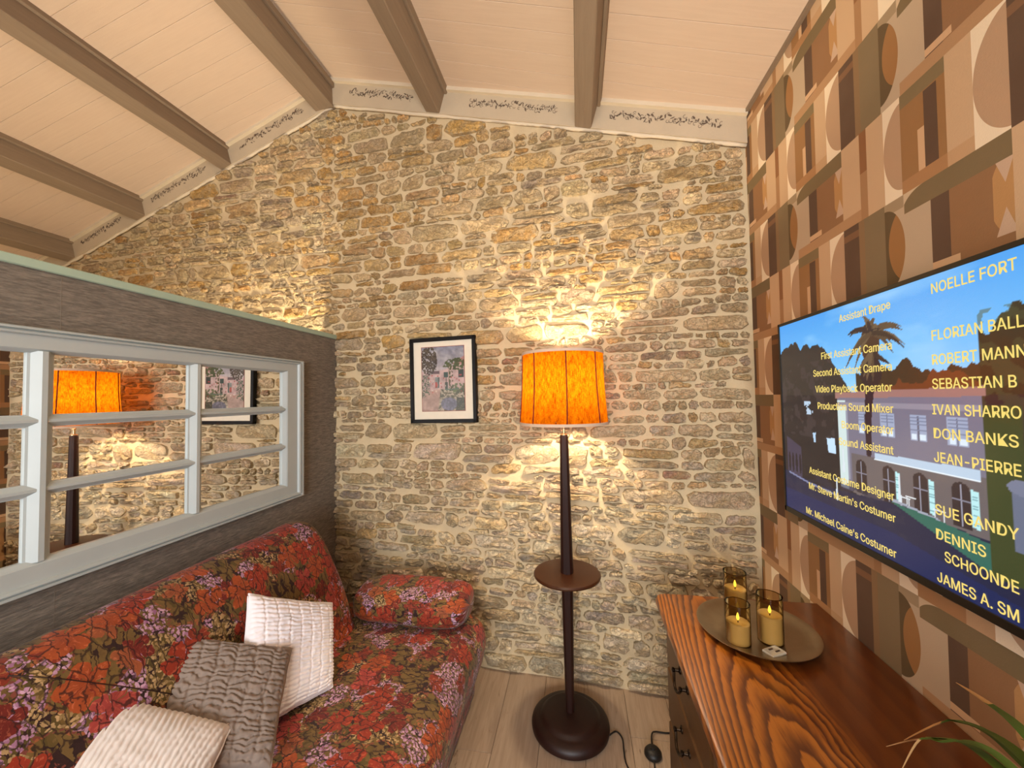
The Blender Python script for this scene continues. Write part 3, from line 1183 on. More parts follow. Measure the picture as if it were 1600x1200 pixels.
# the rest of the shell (behind the camera and beyond the partition)
g = G().box((XO - 0.1, YB, 0), (XO, 2.5, 2.75))
struct(obj('wall_outer', g, M['roomwall']), 'plain plaster wall beyond the partition', 'wall')
g = G()
wx0, wx1, wz0, wz1 = -0.85, 0.65, 0.75, 2.1
g.box((XO, YB - 0.1, 0), (wx0, YB, 3.5)).box((wx1, YB - 0.1, 0), (XR, YB, 3.5)).box((wx0, YB - 0.1, 0), (wx1, YB, wz0)).box((wx0, YB - 0.1, wz1), (wx1, YB, 3.5))
struct(obj('wall_front', g, M['roomwall']), 'plaster wall with a window behind the viewer', 'wall')
win = thing('window_1', 'white framed window in the wall behind the viewer', 'window', (0, YB, 0)); win['kind'] = 'structure'
g = G()
for a, b_ in (((wx0, -0.06, wz0), (wx0 + 0.05, 0.0, wz1)), ((wx1 - 0.05, -0.06, wz0), (wx1, 0.0, wz1)), ((wx0, -0.06, wz0), (wx1, 0.0, wz0 + 0.05)), ((wx0, -0.06, wz1 - 0.05), (wx1, 0.0, wz1)), ((-0.12, -0.06, wz0), (-0.08, 0.0, wz1))):
    g.box(a, b_)
obj('window_frame', g, M['winframe'], win)
bpy.data.objects['window_daylight'].location = ((wx0 + wx1) / 2, YB + 0.02, (wz0 + wz1) / 2)
bpy.data.objects['window_daylight'].data.size = wx1 - wx0
bpy.data.objects['window_daylight'].data.size_y = wz1 - wz0
bpy.data.objects['window_daylight'].rotation_euler = (math.radians(90), 0, 0)

# ================================================================== WINDOW MIRROR
mx = thing('window_mirror', 'long pale grey window frame mirror with small panes on the grey partition', 'mirror', (XP, 0, 0))
Y0, Y1, Z0, Z1 = -0.10, 1.818, 0.955, 1.660
iy0, iy1, iz0, iz1 = -0.042 + 0.01, 1.690, 1.038, 1.592
T = 0.034


def rail(name, quad_in, quad_out, d_prof, mt, parent):
    """mitred rail with a moulded profile: outer edge -> inner edge"""
    g = G()
    n = len(d_prof)
    vs = []
    for (o_, i_) in zip(quad_out, quad_in):
        for (f, d) in d_prof:
            vs.append((d, o_[0] + (i_[0] - o_[0]) * f, o_[1] + (i_[1] - o_[1]) * f))
    g.add(vs, [(k, k + 1, n + k + 1, n + k) for k in range(n - 1)] + [tuple(range(n)), tuple(range(2 * n - 1, n - 1, -1)), (0, n, 2 * n - 1, n - 1)])
    return obj(name, g, mt, parent)


prof = [(0.0, 0.001), (0.0, 0.026), (0.05, 0.036), (0.13, 0.036), (0.15, 0.028), (0.18, 0.028), (0.22, 0.038), (0.30, 0.036), (0.34, 0.027), (0.38, 0.027), (0.86, 0.027), (0.90, 0.024), (1.0, 0.012), (1.0, 0.001)]
oc = [(Y0, Z0), (Y1, Z0), (Y1, Z1), (Y0, Z1)]
ic = [(iy0, iz0), (iy1, iz0), (iy1, iz1), (iy0, iz1)]
for k, nm in enumerate(('frame_rail', 'frame_stile', 'frame_rail', 'frame_stile')):
    rail(nm, (ic[k], ic[(k + 1) % 4]), (oc[k], oc[(k + 1) % 4]), prof, M['frame'], mx)
ncol, nrow = 4, 3
mull = [iy1 - (iy1 - iy0) * k / ncol for k in range(1, ncol)]
mull = [1.250, 0.818, 0.386]
mun = [1.408, 1.223]


def bar(a, b_, hw, vertical):
    g = G()
    tp = 0.027 if vertical else 0.0235
    pr = [(-hw, 0.002), (-hw, 0.010), (-hw * 0.8, 0.0115), (-hw * 0.22, tp), (hw * 0.22, tp), (hw * 0.8, 0.0115), (hw, 0.010), (hw, 0.002)]
    vs = []
    for e in (a, b_):
        for (o_, d) in pr:
            vs.append((d, e[0] + (o_ if vertical else 0), e[1] + (0 if vertical else o_)))
    n = len(pr)
    g.add(vs, [(k, (k + 1) % n, (k + 1) % n + n, k + n) for k in range(n)] + [tuple(range(n)), tuple(range(2 * n - 1, n - 1, -1))])
    return g


for y in mull:
    obj('mullion', bar((y, iz0 - 0.005), (y, iz1 + 0.005), 0.027, True), M['frame'], mx)
for z in mun:
    obj('glazing_bar', bar((iy0 - 0.005, z), (iy1 + 0.005, z), 0.017, False), M['frame'], mx)
ys = [iy1 + 0.01] + mull + [iy0 - 0.01]
zs = [iz1 + 0.01] + mun + [iz0 - 0.01]
for i in range(4):
    for j in range(3):
        g = G().box((0.0005, ys[i + 1], zs[j + 1]), (0.004, ys[i], zs[j]))
        obj('mirror_pane', g, M['mirror'], mx)

# ================================================================== SOFA
sofa = thing('sofa', 'low sofa in red and olive floral fabric along the grey partition', 'sofa', (-0.95, 0.9, 0))


def smooth_closed(pts, n):
    P = np.array(pts, float)
    out = []
    m_ = len(P)
    for i in range(m_):
        p0, p1, p2, p3 = P[(i - 1) % m_], P[i], P[(i + 1) % m_], P[(i + 2) % m_]
        for t in np.linspace(0, 1, 12, endpoint=False):
            out.append(0.5 * ((2 * p1) + (-p0 + p2) * t + (2 * p0 - 5 * p1 + 4 * p2 - p3) * t * t + (-p0 + 3 * p1 - 3 * p2 + p3) * t ** 3))
    out = np.array(out)
    L_ = np.r_[0, np.cumsum(np.linalg.norm(np.roll(out, -1, 0) - out, axis=1))]
    s = np.linspace(0, L_[-1], n, endpoint=False)
    cl = np.vstack([out, out[:1]])
    return np.stack([np.interp(s, L_, cl[:, k]) for k in (0, 1)], 1), s


def sweep(name, prof, y0, y1, r, mt, parent, warp=None, n=88, ny=60, puff=0.0, uvoff=(0, 0)):
    P, s = smooth_closed(prof, n)
    tan = np.roll(P, -1, 0) - np.roll(P, 1, 0)
    tan /= np.linalg.norm(tan, axis=1)[:, None]
    nor = np.stack([tan[:, 1], -tan[:, 0]], 1)
    area = np.sum(P[:, 0] * np.roll(P[:, 1], -1) - np.roll(P[:, 0], -1) * P[:, 1])
    if area < 0:
        nor = -nor
    st = []
    for a in np.linspace(0, 1, 9):
        ang = a * PI / 2
        st.append((y0 + r * (1 - math.sin(ang)) * 1.0, r * (1 - math.cos(ang)) if False else r * (1 - math.sqrt(max(0, 1 - (1 - math.sin(ang)) ** 2)))))
    # start: ang=0 -> y0+r ... reorder
    left = sorted([(y0 + r * (1 - math.cos(t)), r * (1 - math.sin(t))) for t in np.linspace(0, PI / 2, 9)])
    right = sorted([(y1 - r * (1 - math.cos(t)), r * (1 - math.sin(t))) for t in np.linspace(0, PI / 2, 9)])
    mid = [(y, 0) for y in np.linspace(y0 + r, y1 - r, ny)[1:-1]]
    st = left + mid + right
    cen = P.mean(0)
    V = np.zeros((n + 1, len(st) + 2, 3)); UV = np.zeros((n + 1, len(st) + 2, 2))
    idx = list(range(n)) + [0]
    for k, (y, ins) in enumerate(st):
        Q = P - nor * ins
        V[:, k + 1, 0] = Q[idx, 0]; V[:, k + 1, 1] = y; V[:, k + 1, 2] = Q[idx, 1]
        UV[:, k + 1, 0] = np.r_[s, s[-1] + (s[1] - s[0])]
        yo = y - (ins if y < (y0 + y1) / 2 else -ins)
        UV[:, k + 1, 1] = yo
    Qc = P - nor * r
    for k, y, kk in ((0, y0, 1), (len(st) + 1, y1, len(st))):
        c = Qc.mean(0)
        V[:, k, 0] = c[0]; V[:, k, 1] = y; V[:, k, 2] = c[1]
        UV[:, k] = UV[:, kk]
        UV[:, k, 1] += (-0.15 if k == 0 else 0.15)
    if warp:
        V = warp(V)
    g = G()
    g.grid(V)
    g.uv = (UV + np.array(uvoff)).reshape(-1, 2)
    return obj(name, g, mt, parent, smooth=True)


SX, SY = -0.95, 0.9


def rel(P):
    return [(x - SX, z) for x, z in P]


def warp_seat(V):
    x, y, z = V[..., 0], V[..., 1], V[..., 2]
    w = (fbm((x + 5) * 3, (y + 5) * 2.2, 31) - 0.5)
    V[..., 2] = z + np.clip((z - 0.2) / 0.2, 0, 1) * w * 0.035
    V[..., 0] = x + (fbm((z + 3) * 3, (y + 5) * 2.5, 35) - 0.5) * 0.03 * (x > 0.3)
    return V


def warp_back(V):
    x, y, z = V[..., 0], V[..., 1], V[..., 2]
    w = (fbm((y + 5) * 1.6, (z + 3) * 2.0, 41) - 0.5)
    V[..., 0] = x + w * 0.05
    V[..., 2] = z + (fbm((y + 5) * 1.3, x * 2 + 9, 45) - 0.5) * 0.05 * np.clip((z - 0.4) / 0.4, 0, 1) + 0.012 * np.exp(-((y - 0.66) / 0.1) ** 2) * np.clip((z - 0.6) / 0.2, 0, 1)
    return V


seatp = rel([(-1.34, 0.06), (-1.35, 0.25), (-1.30, 0.40), (-1.05, 0.425), (-0.75, 0.44), (-0.58, 0.435), (-0.495, 0.405), (-0.452, 0.345), (-0.456, 0.25), (-0.50, 0.12), (-0.545, 0.03), (-0.9, 0.02)])
sweep('seat', seatp, -0.95 - 0.05, 1.885 - SY, 0.10, M['floral'], sofa, warp_seat)
backp = rel([(-1.00, 0.36), (-1.015, 0.50), (-1.06, 0.63), (-1.13, 0.77), (-1.19, 0.855), (-1.255, 0.892), (-1.33, 0.875), (-1.375, 0.80), (-1.385, 0.60), (-1.36, 0.36), (-1.2, 0.30)])
sweep('backrest', backp, -0.95 - 0.03, 1.655 - SY, 0.075, M['floral'], sofa, warp_back, uvoff=(1.37, 0.21))


def bolster(name, c, hs, uvoff, parent, rz=0.0):
    nu, nv = 56, 40
    V = np.zeros((nu + 1, nv, 3)); UV = np.zeros((nu + 1, nv, 2))
    for i in range(nu + 1):
        a = 2 * PI * i / nu
        for j in range(nv):
            b_ = -PI / 2 + PI * j / (nv - 1)
            sp = lambda v, e: math.copysign(abs(v) ** e, v)
            cb = sp(math.cos(b_), 0.36)
            px = sp(math.sin(b_), 0.50)
            py = cb * sp(math.cos(a), 0.72)
            pz = cb * sp(math.sin(a), 0.72)
            V[i, j] = (px * hs[0], py * hs[1], pz * hs[2])
            UV[i, j] = (px * hs[0] * 1.1, a * 0.12)
    w = (fbm(V[..., 0] * 9 + 4, V[..., 1] * 9 + 7, 51) - 0.5) * 0.02
    V[..., 2] += w
    c_, s_ = math.cos(rz), math.sin(rz)
    x, y = V[..., 0].copy(), V[..., 1].copy()
    V[..., 0] = x * c_ - y * s_ + c[0] - SX; V[..., 1] = x * s_ + y * c_ + c[1] - SY; V[..., 2] += c[2]
    g = G().grid(V)
    g.uv = (UV + np.array(uvoff)).reshape(-1, 2)
    return obj(name, g, M['floral'], parent, smooth=True)


bolster('arm_bolster', (-0.775, 1.735, 0.508), (0.268, 0.135, 0.080), (2.7, 0.4), sofa)
# fold seam across the back
bk = [o for o in sofa.children if o.name.startswith('backrest')][0]
bpy.context.view_layer.update()
pts = []
for k in range(22):
    f = k / 21
    y = 0.655 + 0.30 * f
    z = 0.874 - 0.93 * (y - 0.673)
    d_ = Vector((-0.9, 0, -0.42)).normalized()
    o_ = Vector((-1.06 + 0.45 * (0.63 - z), y, z)) - Vector((SX, SY, 0)) - d_ * 0.5
    ok, hit, nn_, _i = bk.ray_cast(o_, d_)
    if ok:
        pts.append(hit + nn_ * 0.0005)
if len(pts) > 3:
    obj('fold_seam', G().tube(pts, 0.0011, 6), M['darkwood'], sofa)
for (fx, fy) in ((-1.22, 0.55), (-0.6, 0.55), (-1.22, 1.62), (-0.6, 1.62)):
    g = G().box((fx - SX - 0.03, fy - SY - 0.03, 0.0), (fx - SX + 0.03, fy - SY + 0.03, 0.06), 0.004)
    obj('leg', g, M['darkwood'], sofa)

# ================================================================== CUSHIONS


def cushion(name, label, corners, thick, kind, mt, seed):
    C = [Vector(c) for c in corners]           # TL TR BR BL
    cen = sum(C, Vector()) / 4
    nrm = ((C[1] - C[3]).cross(C[0] - C[2])).normalized()
    if nrm.x < 0:
        nrm = -nrm
    root = thing(name, label, 'cushion', cen, 0, 'scatter cushions on the floral sofa')
    N = 120
    u = np.linspace(0, 1, N); v = np.linspace(0, 1, N)
    Uo, Vo = np.meshgrid(u, v, indexing='ij')
    # soft outline: sides pulled in a little between the corners
    pull = 0.035
    Uu = 0.5 + (Uo - 0.5) * (1 - pull * 4 * Vo * (1 - Vo) * 1.0)
    Vv = 0.5 + (Vo - 0.5) * (1 - pull * 4 * Uo * (1 - Uo) * 1.0)
    w1 = (fbm(Uo * 9, Vo * 9, seed) - 0.5)
    Vv = Vv + 0.012 * w1 * (np.abs(Vo - 0.5) * 2) ** 4
    Uu = Uu + 0.012 * w1 * (np.abs(Uo - 0.5) * 2) ** 4
    A = np.array([list(c - cen) for c in C])
    TL, TR, BR, BL = A
    base = (TL[None, None] * ((1 - Uu) * (1 - Vv))[..., None] + TR[None, None] * (Uu * (1 - Vv))[..., None] + BR[None, None] * (Uu * Vv)[..., None] + BL[None, None] * ((1 - Uu) * Vv)[..., None])
    edge = (1 - np.abs(2 * Uo - 1) ** 3.2) * (1 - np.abs(2 * Vo - 1) ** 3.2)
    h = thick / 2 * np.clip(edge, 0, 1) ** 0.5
    hh = np.clip(edge * 9, 0, 1)
    nn = np.array(nrm)
    S = 0.33
    X = Uo * S; Y = Vo * S
    if kind == 'quilt':
        wob = (fbm(X * 26, Y * 40, seed + 1) - 0.5) * 1.5
        rows = np.abs(np.sin(PI * (Y / 0.0125 + wob * 0.8)))
        cols = np.abs(np.sin(PI * (X / 0.042 + (fbm(X * 8, Y * 30, seed + 5) - 0.5) * 0.3)))
        disp = 0.0078 * rows ** 0.6 * (0.45 + 0.55 * np.clip(cols * 3.0, 0, 1)) + 0.003 * (fbm(X * 90, Y * 60, seed + 2) - 0.5)
    elif kind == 'ruche':
        wob = (fbm(X * 24, Y * 30, seed + 1) - 0.5) * 2.6
        rows = np.abs(np.sin(PI * (Y / 0.0165 + wob)))
        cols = np.abs(np.sin(PI * (X / 0.055 + (fbm(X * 6, Y * 20, seed + 5) - 0.5) * 0.8)))
        disp = 0.0120 * rows ** 0.55 * (0.5 + 0.5 * np.clip(cols * 2.4, 0, 1)) + 0.005 * (fbm(X * 60, Y * 45, seed + 2) - 0.5)
    else:
        wob = (fbm(X * 14, Y * 8, seed + 1) - 0.5) * 1.5
        rows = np.abs(np.sin(PI * (X / 0.0135 + Y * 7 + wob)))
        disp = 0.0075 * rows ** 0.6 + 0.003 * (fbm(X * 30, Y * 30, seed + 2) - 0.5)
    front = base + nn * ((h + disp * hh)[..., None])
    back = base - nn * ((h * 0.9)[..., None])
    uvs = np.stack([Uo * 0.4, Vo * 0.4], -1).reshape(-1, 2)
    g = G().grid(front)
    g.uv = uvs
    obj('front_cover', g, mt, root, smooth=True)
    g = G().grid(back)
    g.uv = uvs
    obj('back_cover', g, mt, root, smooth=True)
    ring = [base[i, 0] for i in range(0, N, 3)] + [base[N - 1, j] for j in range(0, N, 3)] + [base[i, N - 1] for i in range(N - 1, -1, -3)] + [base[0, j] for j in range(N - 1, -1, -3)]
    g = G().tube(ring, 0.0028, 6)
    g.uv = [(0.1, 0.1)] * len(g.v)
    obj('piping', g, mt, root, smooth=True)
    return root


cushion('quilted_cushion', 'white quilted square cushion leaning on the sofa back, farthest of the three',
        [(-1.089, 1.129, 0.815), (-0.960, 1.385, 0.660), (-0.875, 1.262, 0.440), (-0.966, 0.955, 0.495)], 0.085, 'quilt', M['white_fabric'], 3)
cushion('ruched_cushion', 'taupe grey ruched cushion between the white and the cream cushion',
        [(-1.167, 0.995, 0.750), (-0.935, 1.140, 0.645), (-0.830, 0.935, 0.470), (-1.072, 0.770, 0.550)], 0.09, 'ruche', M['taupe_fabric'], 21)
cushion('pleated_cushion', 'cream pleated cushion with fine ribs at the near end of the sofa',
        [(-1.216, 0.805, 0.729), (-0.927, 0.913, 0.589), (-0.845, 0.690, 0.485), (-1.095, 0.535, 0.565)], 0.09, 'pleat', M['beige_fabric'], 37)

# ================================================================== FLOOR LAMP
lamp = thing('floor_lamp', 'dark wood floor lamp with tray and orange drum shade before the stone wall', 'floor lamp', (LX, LY, 0))
R_ = 0.169
g = G().lathe([(0.0, 0.0), (R_ - 0.012, 0.0), (R_ - 0.002, 0.008), (R_, 0.020), (R_ - 0.003, 0.032), (R_ - 0.014, 0.043), (R_ - 0.034, 0.049), (R_ - 0.042, 0.052), (R_ - 0.048, 0.060), (R_ - 0.062, 0.066), (0.06, 0.070), (0.03, 0.072), (0.0, 0.072)], 64)
obj('base', g, M['darkwood'], lamp, smooth=True, angle=35)
g = G().lathe([(0.0, 0.068), (0.0185, 0.068), (0.021, 0.25), (0.0262, 0.640), (0.0262, 0.652)], 12)
g.lathe([(0.0285, 0.668), (0.0275, 0.72), (0.0235, 0.98), (0.0185, 1.268), (0.0165, 1.276), (0.0, 1.276)], 12)
obj('pole', g, M['darkwood'], lamp, smooth=True, angle=25)
g = G().lathe([(0.0, 0.648), (0.10, 0.648), (0.135, 0.651), (0.146, 0.656), (0.148, 0.662), (0.144, 0.668), (0.137, 0.670), (0.0, 0.669)], 64)
obj('tray', g, M['traywood'], lamp, smooth=True, angle=35)
g = G().lathe([(0.0, 1.272), (0.016, 1.272), (0.016, 1.279), (0.006, 1.283), (0.006, 1.305), (0.009, 1.309), (0.009, 1.314), (0.006, 1.318), (0.006, 1.40), (0.018, 1.405), (0.018, 1.455), (0.0, 1.455)], 20)
obj('lamp_holder', g, M['brass'], lamp, smooth=True, angle=30)
g = G()
for k in range(3):
    a = k * 2 * PI / 3 + 0.4
    g.tube([(0.008 * math.cos(a), 0.008 * math.sin(a), 1.395), (0.197 * math.cos(a), 0.197 * math.sin(a), 1.345)], 0.0016, 6)
obj('shade_carrier', g, M['brass'], lamp)
ZS0, ZS1, RS0, RS1 = 1.331, 1.641, 0.1955, 0.180
n, mrows = 128, 14
V = np.zeros((n + 1, mrows, 3)); UV = np.zeros((n + 1, mrows, 2))
for i in range(n + 1):
    a = 2 * PI * i / n
    for j in range(mrows):
        f = j / (mrows - 1)
        r = RS0 + (RS1 - RS0) * f - 0.004 * math.sin(PI * f) - 0.0012 * abs(math.cos(4 * (a - 0.2)))
        V[i, j] = (r * math.cos(a), r * math.sin(a), ZS0 + (ZS1 - ZS0) * f)
        UV[i, j] = (a / (2 * PI), f)
g = G().grid(V); g.uv = UV.reshape(-1, 2)
shade = obj('shade', g, M['shade'], lamp, smooth=True)
for nm, r, z in (('lower_trim', RS0, ZS0), ('upper_trim', RS1, ZS1)):
    g = G().lathe([(r + 0.0025, z - 0.006), (r + 0.0025, z + 0.006), (r - 0.0025, z + 0.006), (r - 0.0025, z - 0.006)], 96, closed=True)
    obj(nm, g, M['trimcloth'], shade, smooth=True, angle=40)
for k in range(8):
    a = -PI / 2 + 0.11 + k * PI / 4
    pts = []
    for j in range(7):
        f = j / 6
        r = RS0 + (RS1 - RS0) * f - 0.004 * math.sin(PI * f) + 0.0004
        pts.append((r * math.cos(a + 0.01 * math.sin(3 * f + k)), r * math.sin(a + 0.01 * math.sin(3 * f + k)), ZS0 + 0.006 + (ZS1 - ZS0 - 0.012) * f))
    g = G().tube(pts, 0.0026, 6)
    obj('seam', g, M['seam'], shade, smooth=True)
# bulb below the light (frosted)
g = G().lathe([(0.0, 1.455), (0.013, 1.456), (0.014, 1.468), (0.012, 1.47), (0.0, 1.47)], 16)
obj('bulb_socket', g, M['brass'], lamp, smooth=True, angle=30)
# flex and foot switch
flex = [(0.165, -0.03, 0.012), (0.195, 0.0, 0.005), (0.217, -0.03, 0.004), (0.217, -0.09, 0.004), (0.222, -0.15, 0.004), (0.26, -0.22, 0.004), (0.31, -0.21, 0.004), (0.325, -0.15, 0.006), (0.328, -0.115, 0.012)]


def spline(pts, k=8):
    P = [np.array(p, float) for p in pts]
    out = []
    for i in range(len(P) - 1):
        p0, p1, p2, p3 = P[max(i - 1, 0)], P[i], P[i + 1], P[min(i + 2, len(P) - 1)]
        for t in np.linspace(0, 1, k, endpoint=False):
            out.append(0.5 * ((2 * p1) + (-p0 + p2) * t + (2 * p0 - 5 * p1 + 4 * p2 - p3) * t * t + (-p0 + 3 * p1 - 3 * p2 + p3) * t ** 3))
    out.append(P[-1])
    return [tuple(p) for p in out]


g = G().tube(spline(flex), 0.0032, 8)
cordo = obj('power_cord', g, M['cord'], lamp, smooth=True)
g = G().tube(spline([(0.333, -0.06, 0.014), (0.335, -0.03, 0.018), (0.343, 0.0, 0.016), (0.36, 0.02, 0.008), (0.40, 0.025, 0.004), (0.44, 0.03, 0.004)]), 0.0032, 8)
obj('power_cord', g, M['cord'], lamp, smooth=True)
g = G()
prof = [(0.0, 0.0), (0.030, 0.0), (0.034, 0.006), (0.033, 0.016), (0.026, 0.025), (0.012, 0.029), (0.0, 0.030)]
g.lathe(prof, 32, (0.330, -0.088, 0.0))
fs = obj('foot_switch', g, M['cord'], lamp, smooth=True, angle=50)
g = G().lathe([(0.0, 0.028), (0.010, 0.028), (0.009, 0.033), (0.0, 0.034)], 20, (0.330, -0.088, 0.0))
obj('push_button', g, M['cord'], fs, smooth=True, angle=40)

# ================================================================== SIDEBOARD
sb = thing('sideboard', 'reddish varnished oak sideboard under the television', 'sideboard', (0.55, 0.8, 0))
bx, by = 0.55, 0.8
ZT = 0.705
x0, x1, y0, y1 = 0.268 - bx, 0.8135 - bx, 0.02 - by, 1.548 - by
g = G()
# top slab with rounded edge and rounded corners
rc = 0.036
poly = []
for (cx, cy, a0) in ((x1, y1, None), (x0 + rc, y1 - rc, 90), (x0 + rc, y0 + rc, 180), (x1, y0, None)):
    if a0 is None:
        poly.append((cx, cy))
    else:
        for k in range(7):
            a = math.radians(a0 + 90 * k / 6)
            poly.append((cx + rc * math.cos(a), cy + rc * math.sin(a)))
pz = [(0.010, ZT - 0.036), (0.003, ZT - 0.033), (0.0, ZT - 0.026), (0.0, ZT - 0.012), (0.003, ZT - 0.004), (0.010, ZT)]
cxm, cym = (x0 + x1) / 2, (y0 + y1) / 2
hx, hy = (x1 - x0) / 2, (y1 - y0) / 2
vs = []
for (ins, z) in pz:
    for (px, py) in poly:
        qx = cxm + (px - cxm) * (1 - ins / hx) if px < cxm else px
        vs.append((qx, cym + (py - cym) * (1 - ins / hy), z))
n = len(poly)
fc = [tuple(range(n))[::-1], tuple((len(pz) - 1) * n + i for i in range(n))]
for k in range(len(pz) - 1):
    for i in range(n):
        j = (i + 1) % n
        fc.append((k * n + i, k * n + j, (k + 1) * n + j, (k + 1) * n + i))
g.add(vs, fc)
# object coordinates of the oak material are world-like: shift mesh so that the local origin is the world origin
for i, v in enumerate(g.v):
    g.v[i] = (v[0] + bx, v[1] + by, v[2])
top = obj('top', g, M['oak'], sb, smooth=True, angle=30)
top.location = (-bx, -by, 0)
xf = 0.318 - bx
g = G().box((xf, y0 + 0.03, 0.07), (x1, y1 - 0.03, ZT - 0.036))
obj('carcass', g, M['oak_front'], sb)
g = G().box((xf - 0.008, y0 + 0.02, 0.0), (x1, y1 - 0.02, 0.075), 0.006)
obj('plinth', g, M['oak_front'], sb)
g = G().box((xf - 0.020, y0 + 0.02, ZT - 0.060), (xf + 0.02, y1 - 0.02, ZT - 0.036), 0.008)
obj('cornice', g, M['oak_front'], sb)
W3 = (y1 - y0 - 0.06) / 3


def handle(parent, cy, cz, xface):
    # bail handle on two rosettes
    g = G()
    for s in (-1, 1):
        g.add(*(lambda q: (q.v, q.f))(G().lathe([(0.0, 0.0), (0.011, 0.0), (0.011, 0.003), (0.006, 0.006), (0.0045, 0.016), (0.007, 0.019), (0.007, 0.024), (0.0, 0.026)], 14)))
        # rotate so that the axis points to -x
        for k in range(len(g.v) - 14 * 8, len(g.v)):
            a, b_, c = g.v[k]
            g.v[k] = (xface - c, cy + s * 0.042 + a, cz + b_)
    pts = [(xface - 0.019, cy - 0.042, cz)]
    for k in range(9):
        t = k / 8
        pts.append((xface - 0.019 - 0.006 * math.sin(PI * t), cy - 0.042 + 0.084 * t, cz - 0.028 * math.sin(PI * t) ** 0.6 - 0.002))
    pts.append((xface - 0.019, cy + 0.042, cz))
    g.tube(pts, 0.0042, 8)
    return obj('handle', g, M['iron'], parent, smooth=True, angle=40)


for c in range(3):
    ya = y0 + 0.03 + c * W3; yb = ya + W3
    for (za, zb) in ((0.475, 0.640), (0.285, 0.465), (0.085, 0.275)):
        g = G().box((xf - 0.018, ya + 0.008, za), (xf + 0.001, yb - 0.008, zb), 0.007)
        dr = obj('drawer', g, M['oak_front'], sb)
        handle(dr, (ya + yb) / 2, (za + zb) / 2 + 0.02, xf - 0.018)

# plate and candles -------------------------------------------------
PX, PY = 0.532, 1.336
g = G().lathe([(0.0, 0.0), (0.085, 0.0), (0.12, 0.003), (0.160, 0.013), (0.166, 0.0165), (0.1665, 0.0185), (0.163, 0.0185), (0.150, 0.0125), (0.115, 0.0075), (0.08, 0.006), (0.0, 0.006)], 72)
pl = obj('serving_plate', g, M['plate'], smooth=True, angle=50)
pl.location = (PX, PY, ZT)
tag(pl, 'round aged metal plate holding the candles on the sideboard', 'plate')
PTOP = ZT + 0.0063


def candle(x, y, r, hg, hw, label, first=None):
    o = thing('led_candle', label, 'candle', (x, y, PTOP), 0, 'smoked glass candles on the plate')
    g = G()
    vv = [(r * math.cos(2 * PI * i / 40), r * math.sin(2 * PI * i / 40), z) for z in (0.001, hg) for i in range(40)]
    g.add(vv, [(i, (i + 1) % 40, 40 + (i + 1) % 40, 40 + i) for i in range(40)])
    g.lathe([(r + 0.0006, hg - 0.001), (r + 0.0006, hg + 0.0008), (r - 0.0016, hg + 0.0008), (r - 0.0016, hg - 0.001)], 40, closed=True)
    obj('glass', g, M['glass'], o, smooth=True, angle=40)
    rw = r - 0.0018
    g = G().lathe([(0.0, 0.0045), (rw, 0.0045), (rw, hw - 0.002), (rw - 0.003, hw), (rw * 0.6, hw - 0.003), (0.0, hw - 0.005)], 36)
    obj('wax', g, M['wax'], o, smooth=True, angle=40)
    g = G().tube([(0, 0, hw - 0.006), (0.0005, 0, hw + 0.004)], 0.0013, 6)
    obj('wick', g, M['wick'], o)
    g = G().lathe([(0.0, hw + 0.001), (0.0028, hw + 0.004), (0.0042, hw + 0.009), (0.0036, hw + 0.015), (0.0018, hw + 0.021), (0.0, hw + 0.025)], 12)
    obj('flame', g, M['flame'], o, smooth=True)
    light('candle_glow', 'POINT', (x, y, PTOP + hw + 0.013), 0.16, (1.0, 0.72, 0.25), 0.004)
    return o


candle(0.455, 1.262, 0.033, 0.115, 0.062, 'shortest smoked glass candle, in front on the left of the plate')
candle(0.550, 1.280, 0.034, 0.135, 0.080, 'middle height smoked glass candle on the right of the plate')
candle(0.498, 1.395, 0.034, 0.150, 0.098, 'tallest smoked glass candle at the back of the plate')
g = G().box((-0.026, -0.018, 0.0), (0.026, 0.018, 0.007), 0.002)
rem = obj('candle_remote', g, M['remote'])
rem.location = (0.533, 1.222, PTOP + 0.0012); rem.rotation_euler = (0, math.radians(-1.5), math.radians(28))
tag(rem, 'small pale remote control lying before the candles on the plate', 'remote')
for (bx0, by0, w_, h_) in ((-0.004, 0.007, 0.009, 0.003), (0.006, -0.006, 0.010, 0.003)):
    g = G().box((bx0 - w_ * 0.8, by0 - h_ * 0.8, 0.0066), (bx0 + w_ * 0.8, by0 + h_ * 0.8, 0.0082), 0.0005)
    obj('button', g, M['button'], rem)

# ================================================================== TELEVISION
tv = thing('television', 'large flat black television showing film credits on the papered wall', 'television', (0.757, 0.99, 1.36))
TY1, TZ0, TZ1, TW = 1.607, 1.010, 1.707, 1.235
ty, tz = 0.99, 1.36
g = G().box((0.004, TY1 - TW - ty, TZ0 - tz), (0.045, TY1 - ty, TZ1 - tz), 0.004)
obj('housing', g, M['tvplastic'], tv)
g = G()
bz = 0.011
for a, b_ in (((0.0, TY1 - TW - ty, TZ0 - tz), (0.006, TY1 - ty, TZ0 + 0.019 - tz)), ((0.0, TY1 - TW - ty, TZ1 - bz - tz), (0.006, TY1 - ty, TZ1 - tz)),
              ((0.0, TY1 - bz - ty, TZ0 - tz), (0.006, TY1 - ty, TZ1 - tz)), ((0.0, TY1 - TW - ty, TZ0 - tz), (0.006, TY1 - TW + bz - ty, TZ1 - tz))):
    g.box(a, b_, 0.001)
obj('bezel', g, M['tvplastic'], tv)
g = G().box((0.045, 0.6 - ty, 1.2 - tz), (XR - 0.757 - 0.0006, 1.35 - ty, 1.55 - tz))
obj('wall_bracket', g, M['tvplastic'], tv)


